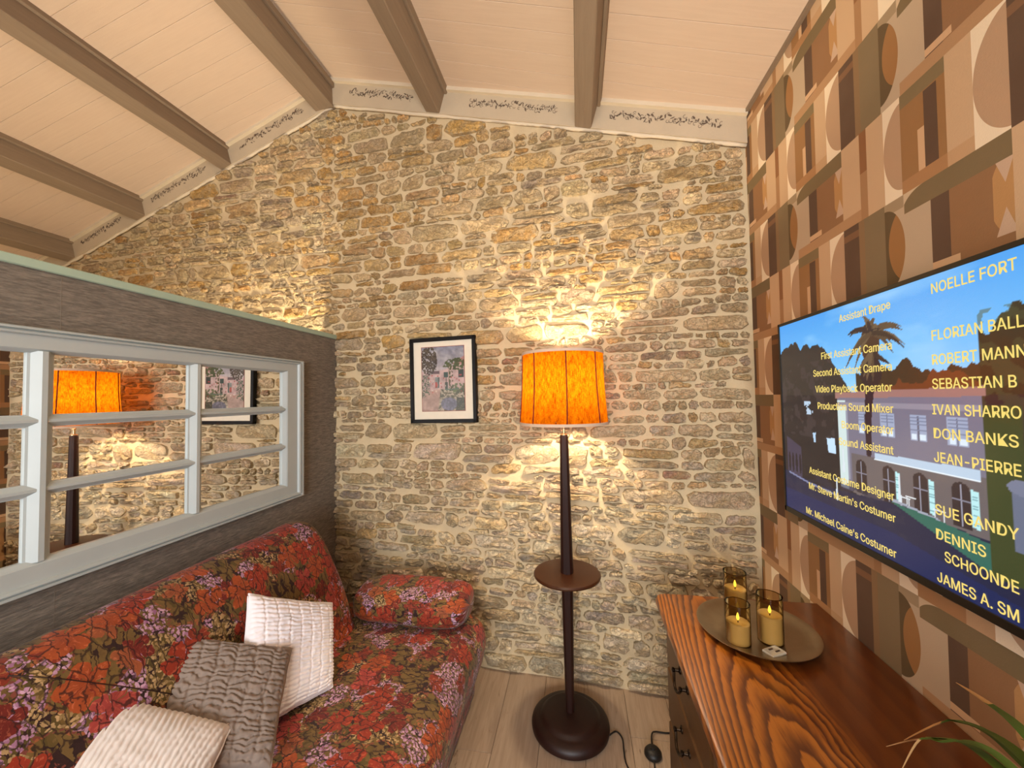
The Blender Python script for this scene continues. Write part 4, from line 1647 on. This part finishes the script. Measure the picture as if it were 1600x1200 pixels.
class Paint:
    """colour raster on a flat grid of quads; coordinates in metres"""

    def __init__(s, x0, x1, z0, z1, nx, nz):
        s.x = np.linspace(x0, x1, nx); s.z = np.linspace(z0, z1, nz)
        s.X, s.Z = np.meshgrid(s.x, s.z, indexing='ij')
        s.C = np.zeros((nx, nz, 3))

    def put(s, mask, c, a=1.0):
        c = np.array(c, float)
        mk = np.asarray(mask, float)[..., None] * a
        s.C = s.C * (1 - mk) + c * mk

    def poly(s, pts, c, a=1.0):
        ins = np.zeros(s.X.shape, bool)
        n_ = len(pts)
        for i in range(n_):
            (xa, za), (xb, zb) = pts[i], pts[(i + 1) % n_]
            if za == zb:
                continue
            cond = ((za > s.Z) != (zb > s.Z)) & (s.X < (xb - xa) * (s.Z - za) / (zb - za) + xa)
            ins ^= cond
        s.put(ins, c, a)

    def ell(s, cx, cz, rx, rz, c, a=1.0):
        s.put(((s.X - cx) / rx) ** 2 + ((s.Z - cz) / rz) ** 2 < 1, c, a)

    def line(s, pts, w, c, a=1.0):
        d = np.full(s.X.shape, 9.0)
        ws = w if isinstance(w, (list, tuple)) else [w] * len(pts)
        for i in range(len(pts) - 1):
            (xa, za), (xb, zb) = pts[i], pts[i + 1]
            L2 = (xb - xa) ** 2 + (zb - za) ** 2 + 1e-12
            t = np.clip(((s.X - xa) * (xb - xa) + (s.Z - za) * (zb - za)) / L2, 0, 1)
            dd = np.hypot(s.X - xa - t * (xb - xa), s.Z - za - t * (zb - za)) - (ws[i] + (ws[i + 1] - ws[i]) * t)
            d = np.minimum(d, dd)
        s.put(d < 0, c, a)

    def build(s, name, fn, mt, parent):
        nx, nz = s.X.shape
        g = G().grid(np.stack(fn(s.X, s.Z), -1))
        c = s.C.reshape(-1, 3) / 255.0
        c = np.where(c <= 0.04045, c / 12.92, ((c + 0.055) / 1.055) ** 2.4)
        g.c = np.c_[c, np.ones(len(c))]
        return obj(name, g, mt, parent)


# film still: a villa with a palm under a blue sky (a plain invented view)
SU = TW
p = Paint(bz, SU - bz, TZ0 + 0.019, TZ1 - bz, 460, 262)
sk = np.clip((p.Z - 1.40) / 0.3, 0, 1)
p.C[:] = np.array((150, 208, 244)) * (1 - sk[..., None]) + np.array((62, 150, 226)) * sk[..., None]
cl = fbm(p.X * 5, p.Z * 16, 71, 4)
p.put(np.clip((cl - 0.5) * 2.2, 0, 1), (176, 214, 240), 0.7)
ln = lambda n_, f, amp, base: base + (fbm(p.X * f, p.X * 0 + n_, n_, 4) - 0.5) * amp
p.put((p.Z < ln(5, 16, 0.11, 1.508)) & (p.X > 0.40), (58, 46, 30))
p.put((p.Z < ln(6, 22, 0.07, 1.478)) & (p.X > 0.50) & (p.X < 0.80), (104, 56, 30))  # reddish tone of the lamp's reflection put into these trees
p.put((p.Z < ln(8, 20, 0.10, 1.585)) & (p.X > 0.735), (40, 38, 24))
p.put((p.Z < ln(7, 18, 0.09, 1.548 ) - np.clip((p.X - 0.28) * 0.9, -0.05, 0.2)) & (p.X < 0.42), (46, 42, 40))
p.put(p.Z < 1.44, (34, 30, 34))
tr = fbm(p.X * 40, p.Z * 40, 75, 3)
p.put((p.Z < 1.6) & (p.X > 0.735) & (tr > 0.52), (66, 74, 46), 0.5)
p.put((p.Z < 1.55) & (p.X < 0.30) & (tr > 0.55) & (p.Z > 1.3), (70, 60, 62), 0.5)
p.put((p.Z < 1.42) & (p.Z > 1.375) & (p.X > 0.15) & (p.X < 0.21) & (tr > 0.48), (190, 214, 236), 0.9)
# villa
p.poly([(0.318, 1.17), (0.318, 1.436), (0.735, 1.440), (0.735, 1.15)], (112, 108, 126))
p.poly([(0.310, 1.430), (0.312, 1.446), (0.742, 1.456), (0.742, 1.436)], (150, 110, 104))
p.poly([(0.318, 1.170), (0.318, 1.425), (0.352, 1.425), (0.352, 1.170)], (196, 214, 214))
p.poly([(0.352, 1.20), (0.352, 1.42), (0.362, 1.42), (0.362, 1.2)], (140, 142, 160))
p.poly([(0.318, 1.405), (0.318, 1.418), (0.735, 1.42), (0.735, 1.405)], (138, 132, 146))
for wx in (0.425, 0.503, 0.591, 0.683):
    p.poly([(wx - 0.022, 1.335), (wx - 0.022, 1.392), (wx + 0.022, 1.392), (wx + 0.022, 1.335)], (150, 160, 186))
    p.line([(wx, 1.336), (wx, 1.39)], 0.0015, (92, 92, 110))
    p.poly([(wx - 0.018, 1.337), (wx - 0.018, 1.350), (wx - 0.004, 1.350), (wx - 0.004, 1.337)], (206, 220, 232))
    p.poly([(wx + 0.004, 1.337), (wx + 0.004, 1.350), (wx + 0.018, 1.350), (wx + 0.018, 1.337)], (206, 220, 232))
    for k in range(9):
        p.line([(wx - 0.02, 1.355 + k * 0.004), (wx + 0.02, 1.355 + k * 0.004)], 0.0006, (112, 120, 146))
p.poly([(0.37, 1.165), (0.37, 1.275), (0.735, 1.28), (0.735, 1.15)], (98, 90, 92))
p.poly([(0.455, 1.272), (0.455, 1.288), (0.722, 1.294), (0.722, 1.272)], (176, 196, 216))
p.line([(0.455, 1.272), (0.722, 1.272)], 0.002, (226, 236, 244))
for wx in (0.405, 0.498, 0.588, 0.682):
    p.poly([(wx - 0.019, 1.172), (wx - 0.019, 1.246), (wx + 0.019, 1.246), (wx + 0.019, 1.172)], (44, 34, 40))
    p.ell(wx, 1.246, 0.019, 0.016, (44, 34, 40))
    p.line([(wx, 1.175), (wx, 1.255)], 0.0016, (150, 150, 168))
    p.line([(wx - 0.018, 1.225), (wx + 0.018, 1.225)], 0.0014, (130, 130, 148))
    if wx > 0.45:
        p.poly([(wx + 0.021, 1.178), (wx + 0.021, 1.252), (wx + 0.036, 1.250), (wx + 0.036, 1.176)], (176, 222, 226))
        for k in range(10):
            p.line([(wx + 0.023, 1.185 + k * 0.006), (wx + 0.034, 1.185 + k * 0.006)], 0.0006, (112, 160, 170))
for (cx, cz) in ((0.545, 1.195), (0.632, 1.190), (0.56, 1.20)):
    p.line([(cx - 0.012, cz), (cx + 0.012, cz)], 0.002, (226, 232, 236))
    p.line([(cx - 0.010, cz), (cx - 0.010, cz - 0.02)], 0.0012, (210, 216, 222))
    p.line([(cx + 0.010, cz), (cx + 0.010, cz - 0.02)], 0.0012, (210, 216, 222))
p.line([(0.51, 1.180), (0.63, 1.168)], 0.004, (150, 156, 172))
p.line([(0.52, 1.170), (0.63, 1.160)], 0.002, (196, 204, 212))
# ground
p.poly([(0.0, 0.9), (0.0, 1.165), (0.20, 1.15), (0.50, 1.172), (1.3, 1.14), (1.3, 0.9)], (22, 30, 60))
p.poly([(0.50, 1.176), (0.62, 1.17), (0.80, 1.15), (1.3, 1.11), (1.3, 1.045), (0.72, 1.105)], (40, 96, 84))
p.put((p.Z > 1.02) & (p.Z < 1.19) & (p.X < 0.55) & (fbm(p.X * 30, p.Z * 60, 81) > 0.55), (40, 40, 62), 0.6)
p.poly([(0.0, 0.9), (0.0, 1.10), (0.5, 1.10), (1.3, 1.0), (1.3, 0.9)], (14, 34, 84), 0.75)
p.poly([(0.03, 1.16), (0.03, 1.29), (0.12, 1.26), (0.12, 1.15)], (74, 66, 92), 0.7)
for k in range(4):
    p.ell(0.045 + k * 0.022, 1.20, 0.007, 0.035, (30, 24, 34))
p.line([(0.04, 1.16), (0.16, 1.145), (0.3, 1.14)], 0.003, (116, 122, 156))
p.poly([(0.268, 1.262), (0.262, 1.305), (0.300, 1.310), (0.304, 1.262)], (186, 214, 240))
p.poly([(0.196, 1.285), (0.19, 1.315), (0.207, 1.318), (0.205, 1.285)], (170, 200, 226))
for (cx, cz) in ((0.335, 1.25), (0.30, 1.16), (0.53, 1.215)):
    p.line([(cx, cz - 0.03), (cx, cz + 0.03)], [0.005, 0.002], (206, 216, 224))
# pillars at the right
p.poly([(0.735, 1.1), (0.735, 1.42), (0.80, 1.42), (0.80, 1.1)], (52, 62, 30))
p.poly([(0.775, 1.16), (0.775, 1.275), (0.812, 1.275), (0.812, 1.16)], (96, 104, 126))
p.ell(0.793, 1.275, 0.024, 0.014, (110, 116, 138))
p.put((p.X > 0.84) & (p.Z < 1.5) & (p.Z > 1.16) & (tr > 0.5), (70, 84, 44), 0.6)
# palm
p.line([(0.436, 1.285), (0.440, 1.38), (0.452, 1.48)], [0.010, 0.012, 0.017], (40, 22, 36))
rp = random.Random(8)
cx, cz = 0.462, 1.585
p.ell(cx - 0.004, 1.575, 0.032, 0.055, (66, 46, 34))
p.ell(cx - 0.006, 1.500, 0.038, 0.045, (44, 32, 34))
for k in range(30):
    a = rp.uniform(-0.5, PI + 0.5) if k < 20 else rp.uniform(PI * 1.05, PI * 1.95)
    L_ = rp.uniform(0.075, 0.125) if k < 20 else rp.uniform(0.08, 0.12)
    dx, dz = math.cos(a), math.sin(a)
    z00 = 1.60 if k < 20 else 1.55
    pts = [(cx, z00)]
    for j in range(1, 7):
        t = j / 6
        pts.append((cx + dx * L_ * t * (0.9 if k < 20 else 0.55), z00 + dz * L_ * t * (0.9 if k < 20 else 0.9) - (0.055 * t * t if k < 20 else 0.0)))
    p.line(pts, [0.005, 0.007, 0.007, 0.006, 0.005, 0.003, 0.001], rp.choice(((52, 40, 34), (80, 64, 48), (40, 32, 36), (96, 80, 60))))
p.build('screen', lambda X, Z: (X * 0 + 0.0022, TY1 - X - ty, Z - tz), M['screen'], tv)

import os
FONT = None
try:
    for _fn in ('Inter.woff2',):
        _fp = os.path.join(bpy.utils.system_resource('DATAFILES'), 'fonts', _fn)
        if os.path.exists(_fp):
            FONT = bpy.data.fonts.load(_fp)
except Exception:
    FONT = None
RT = Matrix(((0, 0, -1), (-1, 0, 0), (0, 1, 0)))


CAPH, WSC = 0.525, 0.84


def text(s, u, z, width, cap, align):
    d = bpy.data.curves.new('lettering', 'FONT')
    d.body = s
    if FONT:
        d.font = FONT
    d.size = 1.0
    d.align_x = 'LEFT'
    d.bevel_depth = 0.009
    d.bevel_resolution = 0
    d.resolution_u = 3
    o = bpy.data.objects.new('screen_lettering', d)
    COL.objects.link(o)
    bpy.context.view_layer.update()
    sz = cap / CAPH
    w0 = max(o.dimensions.x, 1e-4) * sz
    sx = width / w0 if width else WSC
    me = bpy.data.meshes.new_from_object(o.evaluated_get(bpy.context.evaluated_depsgraph_get()))
    bpy.data.objects.remove(o)
    me.materials.clear()
    me.materials.append(M['lettering'])
    o = link('screen_lettering', me)
    o.parent = tv
    w = w0 * sx
    ul = u if align == 'L' else u - w
    mm = RT.to_4x4() @ Matrix.Diagonal((sx * sz, sz, sz, 1))
    mm.translation = (0.0012, TY1 - ul - ty, z - tz)
    o.matrix_local = mm
    return o


for s, u0, u1, z in (('Assistant Drape', 0.345, 0.532, 1.651), ('First Assistant Camera', 0.253, 0.528, 1.551), ('Second Assistant Camera', 0.209, 0.526, 1.499),
                     ('Video Playback Operator', 0.217, 0.525, 1.448), ('Production Sound Mixer', 0.224, 0.523, 1.395), ('Boom Operator', 0.334, 0.521, 1.343),
                     ('Sound Assistant', 0.319, 0.518, 1.293), ('Assistant Costume Designer', 0.164, 0.514, 1.180), ("Mr. Steve Martin's Costumer", 0.157, 0.513, 1.127),
                     ("Mr. Michael Caine's Costumer", 0.135, 0.510, 1.040)):
    text(s, u1, z, u1 - u0, 0.0215, 'R')
for s, u0, w, z in (('NOELLE FORT', 0.641, None, 1.657), ('FLORIAN BALL', 0.636, None, 1.556), ('ROBERT MANN', 0.634, None, 1.504), ('SEBASTIAN B', 0.632, None, 1.452),
                    ('IVAN SHARRO', 0.629, None, 1.397), ('DON BANKS', 0.628, 0.163, 1.346), ('JEAN-PIERRE', 0.627, None, 1.295), ('SUE GANDY', 0.623, 0.161, 1.182),
                    ('DENNIS', 0.621, 0.103, 1.129), ('SCHOONDE', 0.639, None, 1.087), ('JAMES A. SM', 0.619, None, 1.037)):
    text(s, u0, z, w, 0.0222, 'L')

# ================================================================== FRAMED PICTURE
pw, ph_ = 0.398, 0.480
pic = thing('framed_picture', 'black framed print of a rose covered cottage hung on the stone wall', 'picture')
tc, zc = -0.7375 * _L, 1.553
rot = Matrix((tuple(WE), (0, 0, 1), tuple(-WN))).transposed()      # local x along wall, y up, z into the wall
th = math.radians(0.6)
rz = Matrix.Rotation(th, 3, 'Z')
mm = (rot @ rz).to_4x4()
mm.translation = Vector(wp(tc, zc, 0.034))
pic.matrix_world = mm
fw = 0.021


def prail(a, b_):
    return G().box(a, b_, 0.002)


for nm, a, b_ in (('frame_rail', (-pw / 2, ph_ / 2 - fw, -0.008), (pw / 2, ph_ / 2, 0.022)), ('frame_rail', (-pw / 2, -ph_ / 2, -0.008), (pw / 2, -ph_ / 2 + fw, 0.022)),
                  ('frame_stile', (-pw / 2, -ph_ / 2, -0.008), (-pw / 2 + fw, ph_ / 2, 0.022)), ('frame_stile', (pw / 2 - fw, -ph_ / 2, -0.008), (pw / 2, ph_ / 2, 0.022))):
    obj(nm, prail(a, b_), M['black'], pic)
g = G().box((-pw / 2 + 0.01, -ph_ / 2 + 0.01, 0.004), (pw / 2 - 0.01, ph_ / 2 - 0.01, 0.012))
obj('mount', g, M['mat'], pic)
ix, iy0_, iy1_ = 0.128, -0.172, 0.186
g = G().box((-ix - 0.003, iy0_ - 0.003, 0.0028), (ix + 0.003, iy1_ + 0.003, 0.0045))
obj('mount_bevel', g, M['redline'], pic)
p = Paint(-ix, ix, iy0_, iy1_, 130, 180)
X, Z = p.X, p.Z
sk = np.clip((Z - 0.02) / 0.16, 0, 1)
p.C[:] = np.array((206, 196, 196)) * (1 - sk[..., None]) + np.array((150, 154, 172)) * sk[..., None]
cl = fbm(X * 10, Z * 22 + X * 8, 91, 4)
p.put(np.clip((cl - 0.42) * 3, 0, 1), (226, 222, 218), 0.8)
n1 = fbm(X * 60, Z * 60, 92, 3); n2 = fbm(X * 120, Z * 120, 93, 3)
# cottage
p.poly([(-0.06, 0.045), (0.02, 0.06), (0.128, 0.105), (0.128, -0.06), (-0.06, -0.06)], (214, 188, 184))
p.poly([(-0.07, 0.052), (-0.07, 0.035), (-0.02, 0.035), (-0.02, 0.05)], (120, 100, 104))
p.poly([(-0.128, 0.05), (-0.128, -0.05), (-0.05, -0.06), (-0.05, 0.03)], (206, 178, 176))
p.put((X > 0.06) & (Z > 0.085) & (Z < 0.13 - (0.128 - X) * 0.6), (200, 150, 146))
p.poly([(-0.048, 0.018), (-0.020, 0.018), (-0.022, -0.045), (-0.048, -0.045)], (150, 160, 156))
p.poly([(-0.030, 0.016), (-0.020, 0.016), (-0.022, -0.042), (-0.030, -0.042)], (90, 100, 96))
p.poly([(-0.047, -0.01), (-0.033, -0.01), (-0.033, -0.043), (-0.047, -0.043)], (176, 96, 90))
p.poly([(0.006, 0.044), (0.032, 0.044), (0.032, 0.014), (0.006, 0.014)], (64, 84, 78))
p.poly([(0.094, 0.056), (0.126, 0.056), (0.126, 0.012), (0.094, 0.012)], (62, 72, 68))
p.poly([(0.012, -0.012), (0.030, -0.012), (0.030, -0.05), (0.012, -0.05)], (84, 96, 84))
# path
p.put((Z < -0.055 + 0.01 * (n1 - 0.5)), (188, 160, 148))
p.put((Z < -0.05) & (cl > 0.5), (206, 180, 168), 0.7)
# climbing roses and planting
p.put((((X - 0.085) / 0.075) ** 2 + ((Z - 0.085) / 0.032) ** 2 < 0.6 + n1) & (n2 > 0.42), (86, 96, 62))
p.put((X > 0.035) & (X < 0.062) & (Z < 0.09) & (Z > -0.06) & (n2 > 0.5), (96, 96, 66))
p.put((((X + 0.085) / 0.05) ** 2 + ((Z - 0.115) / 0.08) ** 2 < 0.75 + n1 * 0.7) & (n2 > 0.36), (82, 74, 68))
p.put((((X + 0.085) / 0.05) ** 2 + ((Z - 0.115) / 0.08) ** 2 < 0.7 + n1 * 0.6) & (n2 > 0.60), (112, 102, 88))
p.put((X < -0.08) & (Z < 0.03) & (Z > -0.10 + (X + 0.128) * 0.4) & (n2 > 0.46), (92, 106, 84))
p.put((X < -0.06) & (Z < 0.04) & (Z > -0.06) & (n2 > 0.66), (222, 206, 196))
bank = (Z < -0.052 + (n1 - 0.5) * 0.03) & (X > -0.02 + (-0.05 - Z) * -0.1 + (Z + 0.17) * 0.05)
p.put(bank, (132, 124, 104))
p.put(bank & (n2 > 0.52), (200, 190, 170))
p.put(bank & (n2 < 0.40), (88, 92, 70))
p.put((X > 0.06) & (Z < -0.02) & (Z > -0.07) & (n2 > 0.44), (110, 122, 84))
p.ell(0.035, -0.135, 0.048, 0.036, (116, 116, 132), 0.9)
p.put((((X - 0.035) / 0.05) ** 2 + ((Z + 0.135) / 0.038) ** 2 < 1) & (n2 > 0.55), (142, 140, 160), 0.8)
p.put((X > 0.08) & (Z < -0.10) & (n2 > 0.45), (72, 74, 60))
for k in range(26):
    rr = random.Random(k)
    p.ell(rr.uniform(-0.12, 0.12), rr.uniform(-0.08, 0.03), 0.004, 0.004, rr.choice(((180, 84, 84), (200, 120, 116), (230, 214, 200))))
p.line([(0.02, 0.014), (0.02, -0.06)], 0.0018, (70, 66, 60))
p.line([(0.012, -0.055), (0.09, -0.052)], 0.003, (96, 120, 110))
p.C *= (0.70 + 0.32 * fbm(X * 45, Z * 45, 97, 3))[..., None]
p.build('print', lambda X, Z: (X, Z, X * 0 + 0.0022), M['print'], pic)

# ================================================================== PLANT
pt = thing('potted_grass_plant', 'grassy long leaved plant at the near end of the sideboard, before the papered wall', 'plant', (0.640, 0.540, ZT))
g = G().lathe([(0.0, 0.0), (0.052, 0.0), (0.068, 0.11), (0.074, 0.112), (0.074, 0.13), (0.066, 0.13), (0.062, 0.112), (0.0, 0.110)], 32)
obj('pot', g, M['pot'], pt, smooth=True, angle=35)
g = G().lathe([(0.0, 0.108), (0.060, 0.108), (0.058, 0.116), (0.0, 0.119)], 24)
obj('soil', g, M['soil'], pt)


def blade(az, length, rise, droop, w, tip, seed):
    rr = random.Random(seed)
    pts = []
    K = 14
    for k in range(K):
        t = k / (K - 1)
        hr = length * (t * 0.95)
        z = 0.112 + rise * math.sin(min(1.0, t * 1.15) * PI * 0.62) - droop * t ** 2.4
        a = az + 0.15 * math.sin(2.4 * t + seed)
        pts.append(Vector((0.012 * math.cos(az) + hr * math.cos(a), 0.012 * math.sin(az) + hr * math.sin(a), z)))

    def strip(k0, k1):
        vs = []; fs = []
        for i, k in enumerate(range(k0, k1)):
            t = k / (K - 1)
            d = (pts[min(k + 1, K - 1)] - pts[max(k - 1, 0)]).normalized()
            side = d.cross(Vector((0, 0, 1))).normalized()
            ww = w * (0.55 + 0.45 * math.sin(min(1, t * 2.2) * PI / 2)) * (1 - t ** 3.0) + 0.0006
            up = side.cross(d).normalized()
            for o_ in (pts[k] - side * ww + up * ww * 0.25, pts[k] - up * 0.0007, pts[k] + side * ww + up * ww * 0.25):
                vs.append(o_)
            if i:
                b_ = 3 * i
                fs += [(b_ - 3, b_ - 2, b_ + 1, b_), (b_ - 2, b_ - 1, b_ + 2, b_ + 1)]
        g_ = G().add(vs, fs)
        return g_
    cut = K - 3 if tip else K
    lo = obj('leaf', strip(0, cut), M['leaf'], pt, smooth=True)
    if tip:
        obj('dry_tip', strip(cut - 1, K), M['leaftip'], lo, smooth=True)


PB = Vector((0.640, 0.540, ZT))
LEAVES = [
    ([(0.642, 0.545, 0.82), (0.622, 0.62, 0.915), (0.636, 0.70, 0.943), (0.662, 0.78, 0.926), (0.673, 0.85, 0.912)], 0.009, 1),
    ([(0.645, 0.55, 0.82), (0.625, 0.62, 0.89), (0.634, 0.70, 0.906), (0.652, 0.78, 0.883), (0.656, 0.85, 0.843)], 0.010, 0),
    ([(0.632, 0.55, 0.82), (0.606, 0.62, 0.875), (0.602, 0.70, 0.888), (0.603, 0.76, 0.873), (0.592, 0.82, 0.826), (0.569, 0.87, 0.767)], 0.009, 1),
    ([(0.648, 0.55, 0.82), (0.640, 0.64, 0.875), (0.652, 0.72, 0.882), (0.664, 0.78, 0.875), (0.660, 0.83, 0.856), (0.654, 0.86, 0.829), (0.613, 0.89, 0.767)], 0.009, 1),
    ([(0.630, 0.55, 0.82), (0.602, 0.62, 0.885), (0.610, 0.70, 0.898), (0.596, 0.74, 0.890), (0.592, 0.78, 0.855), (0.584, 0.81, 0.833), (0.574, 0.84, 0.755)], 0.008, 1),
    ([(0.650, 0.55, 0.82), (0.672, 0.63, 0.90), (0.700, 0.72, 0.900), (0.722, 0.80, 0.860)], 0.009, 0),
]


def leaf_from(path, w, tip):
    P = [Vector(q) - PB for q in spline(path, 5)]
    K = len(P)

    def strip(k0, k1):
        vs = []; fs = []
        for i, k in enumerate(range(k0, k1)):
            t = k / (K - 1)
            d = (P[min(k + 1, K - 1)] - P[max(k - 1, 0)]).normalized()
            side = d.cross(Vector((0, 0, 1))).normalized()
            ww = w * (0.55 + 0.45 * math.sin(min(1, t * 2.2) * PI / 2)) * (1 - t ** 3.2) + 0.0007
            up = side.cross(d).normalized()
            for o_ in (P[k] - side * ww + up * ww * 0.25, P[k] - up * 0.0007, P[k] + side * ww + up * ww * 0.25):
                vs.append(o_)
            if i:
                b_ = 3 * i
                fs += [(b_ - 3, b_ - 2, b_ + 1, b_), (b_ - 2, b_ - 1, b_ + 2, b_ + 1)]
        return G().add(vs, fs)
    cut = K - 5 if tip else K
    lo = obj('leaf', strip(0, cut), M['leaf'], pt, smooth=True)
    if tip:
        obj('dry_tip', strip(cut - 1, K), M['leaftip'], lo, smooth=True)


for path, w, tip in LEAVES:
    leaf_from(path, w, tip)
for az, L_, ri, dr, w, tip, sd in ((165, 0.22, 0.13, 0.13, 0.008, 1, 9), (200, 0.24, 0.14, 0.15, 0.008, 0, 10), (235, 0.24, 0.13, 0.14, 0.008, 1, 11), (270, 0.24, 0.13, 0.14, 0.008, 0, 12), (300, 0.14, 0.14, 0.07, 0.008, 0, 13), (20, 0.12, 0.16, 0.05, 0.008, 0, 14)):
    blade(math.radians(az), L_, ri, dr, w, tip, sd)
